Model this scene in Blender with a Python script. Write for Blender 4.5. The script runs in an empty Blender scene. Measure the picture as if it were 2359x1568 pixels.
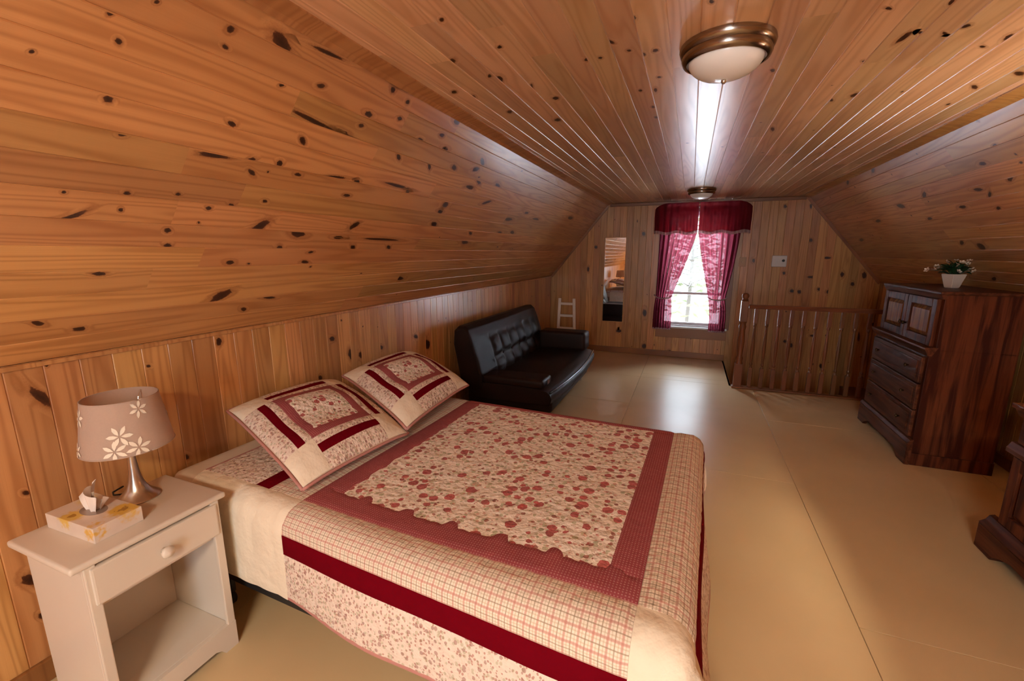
import bpy, bmesh, math, random
import numpy as np
from mathutils import Vector, Matrix
random.seed(7)
R = math.radians
SC = bpy.context.scene
COL = SC.collection

# ------------------------------------------------------------------ camera
IMW, IMH, FPX = 2359, 1568, 1007.0
YAW, PITCH, CAMZ = R(21.93), R(11.34), 1.5
cd = bpy.data.cameras.new('camera'); cam = bpy.data.objects.new('camera', cd); COL.objects.link(cam)
cam.location = (0, 0, CAMZ); cam.rotation_euler = (math.pi/2 - PITCH, 0, YAW)
cd.sensor_width = 36; cd.lens = FPX/IMW*36; cd.clip_start = .02; cd.clip_end = 300
SC.camera = cam

# ------------------------------------------------------------------ world, window light, exposure
wd = bpy.data.worlds.new('overcast_sky'); SC.world = wd; wd.use_nodes = True
bg = wd.node_tree.nodes['Background']
bg.inputs[0].default_value = (.78, .90, 1.0, 1); bg.inputs[1].default_value = 9.5
for py_, rx_ in ((6.86, -90), (-2.30, 90)):      # one portal in each gable window
    pl_ = bpy.data.lights.new('window_portal', 'AREA'); pl_.shape = 'RECTANGLE'; pl_.size = .84; pl_.size_y = 1.60
    pl_.cycles.is_portal = True
    po = bpy.data.objects.new('window_portal', pl_); COL.objects.link(po)
    po.location = (.06, py_, 1.26); po.rotation_euler = (R(rx_), 0, 0)
FIX_WATT, LAMP_WATT = 60.0, 12.0
WARM = (1.0, .86, .63)
cy = SC.cycles
cy.use_adaptive_sampling = True; cy.adaptive_threshold = .08; cy.adaptive_min_samples = 16
cy.max_bounces = 7; cy.diffuse_bounces = 4; cy.glossy_bounces = 3; cy.transmission_bounces = 4; cy.transparent_max_bounces = 8
vs = SC.view_settings
SC.display_settings.display_device = 'sRGB'
vs.view_transform = 'Standard'; vs.look = 'None'; vs.gamma = 1; vs.exposure = 0.93; vs.use_curve_mapping = False

# ------------------------------------------------------------------ room numbers (metres)
XL, XR, KZ = -2.03, 2.18, 1.14            # knee walls
CL, CR, CZ = -1.17, 1.31, 2.20            # flat ceiling
Y0, Y1 = -2.2, 6.70                       # gable ends
PT = .016                                 # plank thickness

# ------------------------------------------------------------------ helpers
FWD = np.array([-math.sin(YAW)*math.cos(PITCH), math.cos(YAW)*math.cos(PITCH), -math.sin(PITCH)])
RGT = np.array([math.cos(YAW), math.sin(YAW), 0.0]); UPV = np.cross(RGT, FWD)
CAM = np.array([0, 0, CAMZ])
def on_plane(px, py, p0, n):
    d = RGT*(px-IMW/2) - UPV*(py-IMH/2) + FWD*FPX
    return CAM + d*(((p0-CAM) @ n)/(d @ n))

def tag(o, label=None, cat=None, group=None, kind=None):
    if label: o['label'] = label
    if cat: o['category'] = cat
    if group: o['group'] = group
    if kind: o['kind'] = kind
    return o
def empty(name, loc=(0,0,0), rz=0):
    o = bpy.data.objects.new(name, None); COL.objects.link(o); o.location = loc; o.rotation_euler = (0,0,rz)
    o.empty_display_size = .1
    return o
def obj(name, bm, mat, parent=None, smooth=False, auto=None):
    me = bpy.data.meshes.new(name)
    bmesh.ops.recalc_face_normals(bm, faces=bm.faces)
    bm.to_mesh(me); bm.free()
    if smooth:
        for p in me.polygons: p.use_smooth = True
    return link(name, me, mat, parent, auto)
def link(name, me, mat, parent=None, auto=None):
    o = bpy.data.objects.new(name, me); COL.objects.link(o)
    if mat and not me.materials: me.materials.append(mat)
    if parent: o.parent = parent
    if auto:
        me.set_sharp_from_angle(angle=R(auto))
    return o
def bm_new(): return bmesh.new()
def box(bm, x0, x1, y0, y1, z0, z1, bev=0, seg=2, M=None):
    b = bmesh.new()
    vs_ = [b.verts.new(p) for p in ((x0,y0,z0),(x1,y0,z0),(x1,y1,z0),(x0,y1,z0),(x0,y0,z1),(x1,y0,z1),(x1,y1,z1),(x0,y1,z1))]
    for f in ((0,3,2,1),(4,5,6,7),(0,1,5,4),(1,2,6,5),(2,3,7,6),(3,0,4,7)): b.faces.new([vs_[i] for i in f])
    if bev: bmesh.ops.bevel(b, geom=b.edges[:], offset=bev, segments=seg, affect='EDGES', profile=.6)
    merge(bm, b, M); return bm
def merge(bm, b, M=None):
    if M is not None: bmesh.ops.transform(b, matrix=M, verts=b.verts)
    t = bpy.data.meshes.new('t'); b.to_mesh(t); b.free(); bm.from_mesh(t); bpy.data.meshes.remove(t)
def lathe(bm, prof, n=28, M=None, cap=True):
    b = bmesh.new(); rings = []
    for r, z in prof:
        rings.append([b.verts.new((r*math.cos(2*math.pi*i/n), r*math.sin(2*math.pi*i/n), z)) for i in range(n)])
    for a, c in zip(rings, rings[1:]):
        for i in range(n): b.faces.new((a[i], a[(i+1)%n], c[(i+1)%n], c[i]))
    if cap:
        for rg in (rings[0], rings[-1]):
            try: b.faces.new(rg)
            except Exception: pass
    merge(bm, b, M); return bm
def prism(bm, pts, axis, a0, a1, bev=0):
    """extrude polygon pts (2d) along axis from a0 to a1; 2d order: x->(y,z) y->(x,z) z->(x,y)"""
    b = bmesh.new()
    def mk(p, a): return {'x': (a, p[0], p[1]), 'y': (p[0], a, p[1]), 'z': (p[0], p[1], a)}[axis]
    A = [b.verts.new(mk(p, a0)) for p in pts]; B = [b.verts.new(mk(p, a1)) for p in pts]
    b.faces.new(A); b.faces.new(B[::-1])
    for i in range(len(pts)): b.faces.new((A[i], A[(i+1)%len(pts)], B[(i+1)%len(pts)], B[i]))
    if bev: bmesh.ops.bevel(b, geom=b.edges[:], offset=bev, segments=2, affect='EDGES')
    merge(bm, b); return bm
def tube(bm, pts, r, n=8):
    b = bmesh.new(); rings = []; P = [Vector(p) for p in pts]
    for i, p in enumerate(P):
        t = (P[min(i+1, len(P)-1)] - P[max(i-1, 0)]).normalized()
        a = t.orthogonal().normalized(); c = t.cross(a)
        if i and rings:
            a = pa - t*pa.dot(t); a.normalize(); c = t.cross(a)
        pa = a
        rr = r[i] if isinstance(r, (list, tuple)) else r
        rings.append([b.verts.new(p + (a*math.cos(2*math.pi*k/n) + c*math.sin(2*math.pi*k/n))*rr) for k in range(n)])
    for A, B in zip(rings, rings[1:]):
        for k in range(n): b.faces.new((A[k], A[(k+1)%n], B[(k+1)%n], B[k]))
    b.faces.new(rings[0][::-1]); b.faces.new(rings[-1])
    merge(bm, b); return bm
def grid(bm, fn, nu, nv, flip=False):
    b = bmesh.new()
    V = [[b.verts.new(fn(i/nu, j/nv)) for j in range(nv+1)] for i in range(nu+1)]
    for i in range(nu):
        for j in range(nv):
            q = (V[i][j], V[i+1][j], V[i+1][j+1], V[i][j+1])
            b.faces.new(q[::-1] if flip else q)
    merge(bm, b); return bm

# ------------------------------------------------------------------ node materials
class MT:
    def __init__(s, name):
        s.m = bpy.data.materials.new(name); s.m.use_nodes = True; s.t = s.m.node_tree
        s.p = s.t.nodes['Principled BSDF']; s.out = s.t.nodes['Material Output']
    def n(s, typ, ins=None, out=0, **props):
        nd = s.t.nodes.new(typ)
        for k, v in props.items(): setattr(nd, k, v)
        for k, v in (ins or {}).items(): s.set(nd.inputs[k], v)
        return nd.outputs[out]
    def set(s, sock, v):
        if isinstance(v, bpy.types.NodeSocket): s.t.links.new(v, sock)
        else:
            if isinstance(v, tuple) and len(v) == 3 and sock.type == 'RGBA': v = v + (1,)
            sock.default_value = v
    def P(s, **kw):
        for k, v in kw.items(): s.set(s.p.inputs[k.replace('_', ' ')], v)
        return s.m
    def math(s, op, a, b=None, c=None, clamp=False):
        nd = s.t.nodes.new('ShaderNodeMath'); nd.operation = op; nd.use_clamp = clamp
        for i, v in enumerate((a, b, c)):
            if v is not None: s.set(nd.inputs[i], v)
        return nd.outputs[0]
    def mix(s, f, a, b, blend='MIX'):
        nd = s.t.nodes.new('ShaderNodeMix'); nd.data_type = 'RGBA'; nd.blend_type = blend; nd.clamp_factor = True
        s.set(nd.inputs[0], f); s.set(nd.inputs[6], a); s.set(nd.inputs[7], b); return nd.outputs[2]
    def ramp(s, f, stops, interp='LINEAR'):
        nd = s.t.nodes.new('ShaderNodeValToRGB'); cr = nd.color_ramp; cr.interpolation = interp
        while len(cr.elements) < len(stops): cr.elements.new(.5)
        for e, (p, c) in zip(cr.elements, stops):
            e.position = p; e.color = (c if isinstance(c, tuple) else (c, c, c)) + (1,)
        s.set(nd.inputs[0], f); return nd.outputs[0]
    def sep(s, v):
        nd = s.t.nodes.new('ShaderNodeSeparateXYZ'); s.set(nd.inputs[0], v); return nd.outputs
    def comb(s, x, y, z):
        nd = s.t.nodes.new('ShaderNodeCombineXYZ')
        for i, v in enumerate((x, y, z)): s.set(nd.inputs[i], v)
        return nd.outputs[0]
    def noise(s, vec, scale=1, detail=2, rough=.5, dist=0, col=False):
        return s.n('ShaderNodeTexNoise', {'Vector': vec, 'Scale': scale, 'Detail': detail, 'Roughness': rough, 'Distortion': dist}, out=1 if col else 0)
    def bump(s, h, strength=.3, dist=.01):
        b = s.n('ShaderNodeBump', {'Height': h, 'Strength': strength, 'Distance': dist}); s.set(s.p.inputs['Normal'], b); return b

def pine(name, base, dark, knotc, contrast=1.0, rough=.34, varied=.40, fine=.12, coat=.25):
    m = MT(name)
    tc = m.n('ShaderNodeTexCoord', out=3)
    rnd = m.n('ShaderNodeObjectInfo', out=5)
    kn = m.n('ShaderNodeAttribute', out=2, attribute_name='knot')
    x, y, z = m.sep(tc)
    off = m.math('MULTIPLY', rnd, 71.3)
    xs = m.math('ADD', m.math('MULTIPLY', x, .55), off)
    wob = m.noise(m.comb(m.math('MULTIPLY', xs, 2.2), m.math('MULTIPLY', y, 3.0), off), 1, 2)
    yy = m.math('ADD', y, m.math('MULTIPLY', m.math('SUBTRACT', wob, .5), .035))
    g = m.noise(m.comb(xs, m.math('MULTIPLY', yy, 10), off), 1, 1.2)
    g = m.math('ADD', g, m.math('MULTIPLY', kn, .22))
    rings = m.math('SINE', m.math('MULTIPLY', g, 62))
    rings = m.math('POWER', m.math('MULTIPLY_ADD', rings, .5, .5), 2.2)
    fib = m.noise(m.comb(m.math('MULTIPLY', xs, 8), m.math('MULTIPLY', y, 330), off), 1, 3)
    blot = m.noise(m.comb(m.math('MULTIPLY', xs, 1.6), m.math('MULTIPLY', y, 8), off), 1, 2)
    c = m.mix(m.math('MULTIPLY', rings, .60*contrast), base, dark)
    c = m.mix(m.math('MULTIPLY', m.math('SUBTRACT', fib, .35, clamp=True), fine*3), c, dark)
    c = m.mix(m.math('MULTIPLY', m.math('SUBTRACT', blot, .48, clamp=True), 1.6*contrast), c, dark)
    # every board its own tone
    v = m.math('MULTIPLY_ADD', m.math('SUBTRACT', m.math('FRACT', m.math('MULTIPLY', rnd, 17.7)), .5), varied, 1.0)
    hs = m.n('ShaderNodeHueSaturation', {'Hue': m.math('MULTIPLY_ADD', m.math('FRACT', m.math('MULTIPLY', rnd, 5.3)), .016, .492),
                                         'Saturation': 1.0, 'Value': v, 'Color': c})
    jag = m.math('ADD', kn, m.math('MULTIPLY', m.math('SUBTRACT', m.noise(m.comb(m.math('MULTIPLY', x, 160), m.math('MULTIPLY', y, 160), off), 1, 2), .5), .34))
    jag = m.math('MULTIPLY', jag, m.math('GREATER_THAN', kn, .002))
    c = m.mix(m.ramp(jag, ((.10, 0.0), (.42, .55), (.55, 1.0))), hs, m.ramp(jag, ((.35, knotc[0]), (.60, knotc[1]), (.95, knotc[2]))))
    return m.P(Base_Color=c, Roughness=rough, Specular_IOR_Level=.5 if coat > .1 else .3, Coat_Weight=coat, Coat_Roughness=.22)

PINE = pine('varnished_pine', (.595, .290, .104), (.37, .145, .041), ((.30, .105, .03), (.10, .03, .012), (.035, .012, .006)))
PINEC = pine('bounce_lightened_pine', (.72, .445, .25), (.51, .265, .125), ((.34, .13, .045), (.12, .04, .016), (.04, .015, .008)), rough=.30)  # same pine, lightened and greyed: floor bounce and varnish gloss painted into its colour
TRIMW = pine('stained_pine_trim', (.30, .115, .036), (.17, .055, .016), ((.2, .07, .02), (.08, .03, .01), (.03, .01, .005)), rough=.4)
RAILW = pine('varnished_rail_wood', (.24, .080, .026), (.12, .036, .012), ((.2, .07, .02), (.08, .03, .01), (.03, .01, .005)), rough=.42, varied=.15, coat=.05)

def darkwood(name, a, b, axis, rough=.3):
    m = MT(name); tc = m.n('ShaderNodeTexCoord', out=3); x, y, z = m.sep(tc)
    sc = {'z': (26, 26, 1.5), 'y': (26, 1.5, 26), 'x': (1.5, 26, 26)}[axis]
    v = m.comb(m.math('MULTIPLY', x, sc[0]), m.math('MULTIPLY', y, sc[1]), m.math('MULTIPLY', z, sc[2]))
    w = m.noise(v, 1, 3, .6, .6)
    f = m.noise(m.comb(m.math('MULTIPLY', x, sc[0]*7), m.math('MULTIPLY', y, sc[1]*7), m.math('MULTIPLY', z, sc[2]*5)), 1, 2)
    c = m.mix(m.ramp(w, ((.40, 0.0), (.60, 1.0))), a, b)
    c = m.mix(m.math('MULTIPLY', f, .45), c, a)
    m.bump(f, .06, .003)
    return m.P(Base_Color=c, Roughness=rough, Specular_IOR_Level=.12, Coat_Weight=.0, Coat_Roughness=.25)
DARK = darkwood('dark_stained_wood', (.045, .010, .005), (.165, .045, .016), 'z', .48)
DARKY = darkwood('dark_stained_wood_cross', (.060, .017, .008), (.15, .048, .020), 'y', .45)
HONEY = darkwood('honey_stain_lit_panel', (.13, .042, .012), (.36, .145, .036), 'z', .5)  # golden tone is part stain, part light on the doors put into the colour

def plain(name, col, rough=.5, metal=0, spec=.5, nscale=0, namt=.1, **kw):
    m = MT(name)
    if nscale:
        tc = m.n('ShaderNodeTexCoord', out=3)
        nz = m.noise(tc, nscale, 3)
        c = m.mix(m.math('MULTIPLY', nz, namt*2), col, tuple(k*.6 for k in col))
    else: c = col
    return m.P(Base_Color=c, Roughness=rough, Metallic=metal, Specular_IOR_Level=spec, **kw)
WHITEP = plain('cream_white_paint', (.68, .58, .485), .38, nscale=9, namt=.06)
NICKEL = plain('brushed_nickel', (.62, .56, .50), .28, 1, nscale=40, namt=.1)
BRONZE = plain('dark_nickel', (.34, .29, .25), .22, 1, nscale=40, namt=.1)
BLACKM = plain('black_metal', (.012, .012, .014), .45, nscale=20)
BRASS = plain('aged_brass', (.10, .06, .03), .4, 1, nscale=30)
OPAL = plain('frosted_glass_off', (.92, .92, .90), .25, nscale=6, namt=.05, Subsurface_Weight=.0)
PLASTIC = plain('white_plastic', (.70, .68, .68), .4, nscale=30, namt=.02)
WHITEW = plain('white_window_paint', (.80, .82, .86), .4, nscale=20, namt=.03)
LADW = plain('white_washed_wood', (.86, .74, .64), .55, nscale=25, namt=.12)
TICK = plain('white_mattress_cotton', (.72, .58, .44), .85, nscale=60, namt=.08)
LINEN = plain('cream_lining_cotton', (.70, .48, .34), .9, nscale=60, namt=.1)
SNOW = plain('snow', (.85, .87, .90), .8, nscale=3, namt=.05)
BARK = plain('tree_bark', (.05, .04, .03), .9, nscale=12, namt=.3)
NEEDLE = plain('evergreen_leaves', (.075, .085, .035), .8, nscale=8, namt=.3)
LEAFM = plain('dark_green_leaf', (.015, .060, .018), .45, nscale=30, namt=.3)
PETALM = plain('white_petal', (.75, .66, .55), .7, nscale=30, namt=.1)
SOIL = plain('potting_soil', (.03, .02, .012), .95, nscale=60, namt=.3)
POTM = plain('white_ceramic_pot', (.78, .68, .58), .35, nscale=15, namt=.04)
MIRR = plain('mirror_glass', (.86, .86, .86), .015, 1)

def leather():
    m = MT('dark_brown_leather'); tc = m.n('ShaderNodeTexCoord', out=3)
    v = m.n('ShaderNodeTexVoronoi', {'Vector': tc, 'Scale': 190.0}); nz = m.noise(tc, 5, 3)
    c = m.mix(nz, (.010, .0055, .0045), (.024, .011, .008)); m.bump(v, .12, .003)
    return m.P(Base_Color=c, Roughness=m.math('MULTIPLY_ADD', nz, .12, .42), Specular_IOR_Level=.18)
LEATHER = leather()

def floor_paint():
    m = MT('yellow_cream_floor_paint'); tc = m.n('ShaderNodeTexCoord', out=3); rnd = m.n('ShaderNodeObjectInfo', out=5)
    nz = m.noise(tc, 1.4, 3); f = m.noise(tc, 45, 2)
    c = m.mix(m.ramp(nz, ((.3, 0.0), (.75, 1.0))), (.70, .51, .29), (.61, .43, .235))
    c = m.mix(m.math('MULTIPLY', m.ramp(m.noise(tc, 7, 4, .7), ((.6, 0.0), (.8, 1.0))), .08), c, (.46, .31, .15))
    m.bump(f, .03, .002)
    return m.P(Base_Color=c, Roughness=m.math('MULTIPLY_ADD', nz, .12, .26), Specular_IOR_Level=.27)
FLOORP = floor_paint()

def uvm(m): return m.n('ShaderNodeUVMap', uv_map='UVMap')
def weave(m, uv): 
    return m.n('ShaderNodeTexVoronoi', {'Vector': uv, 'Scale': 420.0})
def fabric_floral():
    m = MT('large_floral_cotton'); uv = uvm(m)
    wv = m.n('ShaderNodeVectorMath', {0: uv, 1: m.n('ShaderNodeVectorMath', {0: m.noise(uv, 60, 2, col=True), 'Scale': .011}, operation='SCALE')}, operation='ADD')
    def blobs(scale, thr, rmax, seed):
        vv = m.n('ShaderNodeVectorMath', {0: wv, 1: (seed, seed*1.7, 0)}, operation='ADD')
        nd = m.t.nodes.new('ShaderNodeTexVoronoi'); m.set(nd.inputs['Vector'], vv); nd.inputs['Scale'].default_value = scale; nd.inputs['Randomness'].default_value = .85
        r = m.sep(nd.outputs['Color'])
        rad = m.math('MULTIPLY', m.math('SUBTRACT', r[0], thr, clamp=True), rmax/(1-thr))
        return m.math('LESS_THAN', nd.outputs['Distance'], rad), r[1]
    c = m.mix(m.noise(uv, 30, 2), (.84, .74, .63), (.83, .68, .59))
    g, gr = blobs(44, .05, .50, 3.1); c = m.mix(m.math('MULTIPLY', g, .75), c, m.mix(gr, (.36, .34, .18), (.54, .48, .30)))
    p, pr = blobs(52, .25, .42, 8.7); c = m.mix(m.math('MULTIPLY', p, .7), c, (.62, .27, .20))
    d, dr = blobs(38, .28, .38, 5.3); c = m.mix(m.math('MULTIPLY', d, .85), c, (.33, .08, .05))
    e, er = blobs(21, .0, .52, 1.9); c = m.mix(m.math('MULTIPLY', e, .92), c, m.mix(er, (.50, .075, .075), (.36, .05, .05)))
    m.bump(m.noise(uv, 34, 3), .7, .02)
    return m.P(Base_Color=c, Roughness=.9, Specular_IOR_Level=.2, Sheen_Weight=.1)
def fabric_check():
    m = MT('maroon_check_cotton'); uv = uvm(m); x, y, z = m.sep(uv)
    sx = m.math('SINE', m.math('MULTIPLY', x, 2*math.pi/.0095)); sy = m.math('SINE', m.math('MULTIPLY', y, 2*math.pi/.0095))
    f = m.math('MULTIPLY', m.math('GREATER_THAN', sx, .25), m.math('GREATER_THAN', sy, .25))
    c = m.mix(m.math('MULTIPLY', f, .55), (.335, .072, .082), (.68, .42, .37))
    c = m.mix(m.math('MULTIPLY', m.noise(uv, 14, 2), .5), c, (.24, .035, .04))
    m.bump(m.noise(uv, 40, 2), .3, .008)
    return m.P(Base_Color=c, Roughness=.9, Specular_IOR_Level=.2)
def fabric_plaid():
    m = MT('cream_plaid_cotton'); uv = uvm(m); x, y, z = m.sep(uv)
    def lines(c, per, w, ph=0):
        fr = m.math('FRACT', m.math('ADD', m.math('DIVIDE', c, per), ph)); return m.math('LESS_THAN', fr, w)
    c = (.80, .67, .55)
    for co in (x, y):
        c = m.mix(m.math('MULTIPLY', lines(co, .009, .35), .38), c, (.45, .34, .20))
        c = m.mix(m.math('MULTIPLY', lines(co, .036, .18, .3), .50), c, (.52, .17, .15))
        c = m.mix(m.math('MULTIPLY', lines(co, .036, .09, .75), .50), c, (.26, .17, .11))
    m.bump(m.noise(uv, 34, 3), .45, .015)
    return m.P(Base_Color=c, Roughness=.9, Specular_IOR_Level=.2)
def fabric_plain(name, a, b, q=0, spec=.2):
    m = MT(name); uv = uvm(m)
    c = m.mix(m.noise(uv, 18, 3), a, b)
    h = m.noise(uv, 26, 3)
    if q:
        v = m.n('ShaderNodeTexVoronoi', {'Vector': uv, 'Scale': 13.0}); h = m.math('ADD', h, m.math('MULTIPLY', v, -.9))
    m.bump(h, .38 if q else .22, .015)
    return m.P(Base_Color=c, Roughness=.9, Specular_IOR_Level=spec)
def fabric_small():
    m = MT('tiny_floral_cotton'); uv = uvm(m)
    c = m.mix(m.noise(uv, 20, 2), (.78, .65, .54), (.76, .59, .50))
    for sc, th, col, am in ((105., .55, (.40, .16, .12), .7), (80., .5, (.40, .36, .22), .55), (62., .62, (.30, .12, .10), .6)):
        nd = m.t.nodes.new('ShaderNodeTexVoronoi'); m.set(nd.inputs['Vector'], m.n('ShaderNodeVectorMath', {0: uv, 1: (sc*.31, sc*.17, 0)}, operation='ADD')); nd.inputs['Scale'].default_value = sc
        r = m.sep(nd.outputs['Color'])
        f = m.math('MULTIPLY', m.math('GREATER_THAN', r[0], th), m.math('LESS_THAN', nd.outputs['Distance'], .40))
        c = m.mix(m.math('MULTIPLY', f, am), c, col)
    m.bump(m.noise(uv, 36, 3), .65, .018)
    return m.P(Base_Color=c, Roughness=.9, Specular_IOR_Level=.2)
FLORAL, CHECK, PLAID, SMALLF = fabric_floral(), fabric_check(), fabric_plaid(), fabric_small()
CRIMSON = fabric_plain('crimson_cotton', (.150, .0012, .007), (.120, .001, .005), spec=.03)
CREAM = fabric_plain('cream_quilted_cotton', (.84, .73, .58), (.80, .67, .52), 1)
PINKHEM = fabric_plain('pink_binding_cotton', (.52, .24, .20), (.46, .20, .17))

def curtain_mat(name, col, tcol, transp):
    m = MT(name); t = m.t
    m.P(Base_Color=col, Roughness=.9, Specular_IOR_Level=.1)
    tl = t.nodes.new('ShaderNodeBsdfTranslucent'); tl.inputs[0].default_value = tcol + (1,)
    tr = t.nodes.new('ShaderNodeBsdfTransparent'); tr.inputs[0].default_value = tuple(.45+.5*k for k in tcol) + (1,)
    a = t.nodes.new('ShaderNodeMixShader'); a.inputs[0].default_value = .40
    b = t.nodes.new('ShaderNodeMixShader'); b.inputs[0].default_value = transp
    t.links.new(m.p.outputs[0], a.inputs[1]); t.links.new(tl.outputs[0], a.inputs[2])
    t.links.new(a.outputs[0], b.inputs[1]); t.links.new(tr.outputs[0], b.inputs[2]); t.links.new(b.outputs[0], m.out.inputs[0])
    return m.m
CURT = curtain_mat('sheer_burgundy_cloth', (.16, .014, .035), (.34, .05, .085), .05)
VALM = curtain_mat('gathered_burgundy_cloth', (.10, .010, .022), (.60, .06, .07), .05)
LACE = curtain_mat('pale_lace_trim', (.62, .45, .45), (.6, .45, .45), .1)

def glass_thin():
    m = MT('window_glass'); t = m.t
    g = t.nodes.new('ShaderNodeBsdfGlossy'); g.inputs['Roughness'].default_value = .02
    tr = t.nodes.new('ShaderNodeBsdfTransparent'); mx = t.nodes.new('ShaderNodeMixShader')
    fr = t.nodes.new('ShaderNodeFresnel'); fr.inputs[0].default_value = 1.3
    t.links.new(fr.outputs[0], mx.inputs[0]); t.links.new(tr.outputs[0], mx.inputs[1]); t.links.new(g.outputs[0], mx.inputs[2]); t.links.new(mx.outputs[0], m.out.inputs[0])
    return m.m
GLASS = glass_thin()
def glow(name, col, s):
    m = MT(name); return m.P(Base_Color=(.8, .75, .65), Emission_Color=col, Emission_Strength=s)
def shade_cloth(name, col, trans):
    m = MT(name); t = m.t; tc = m.n('ShaderNodeTexCoord', out=3); nz = m.noise(tc, 180, 2)
    m.P(Base_Color=m.mix(nz, col, tuple(k*.85 for k in col)), Roughness=.85, Specular_IOR_Level=.2)
    tl = t.nodes.new('ShaderNodeBsdfTranslucent'); tl.inputs[0].default_value = col + (1,)
    a = t.nodes.new('ShaderNodeMixShader'); a.inputs[0].default_value = trans
    t.links.new(m.p.outputs[0], a.inputs[1]); t.links.new(tl.outputs[0], a.inputs[2]); t.links.new(a.outputs[0], m.out.inputs[0])
    return m.m
SHADE = shade_cloth('taupe_lampshade_cloth', (.76, .58, .47), .45)
SHADEF = plain('white_print_on_shade', (.84, .72, .58), .8, nscale=60, namt=.05)

# ------------------------------------------------------------------ planks with knots
def V3(*a): return np.array(a, float)
SL = math.hypot(CL-XL, CZ-KZ); SN = (CZ-KZ)/SL; CN = (CL-XL)/SL
PLANES = {
 'ceiling': (V3(0,0,CZ), V3(0,0,-1), V3(0,1,0)),
 'slopeL': (V3(CL,0,CZ), V3(SN,0,-CN), V3(0,1,0)),
 'slopeR': (V3(CR,0,CZ), V3(-SN,0,-CN), V3(0,1,0)),
 'kneeL': (V3(XL,0,0), V3(1,0,0), V3(0,0,1)),
 'kneeR': (V3(XR,0,0), V3(-1,0,0), V3(0,0,1)),
 'end': (V3(0,Y1,0), V3(0,-1,0), V3(0,0,1)),
 'back': (V3(0,Y0,0), V3(0,1,0), V3(0,0,1)),
}
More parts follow.
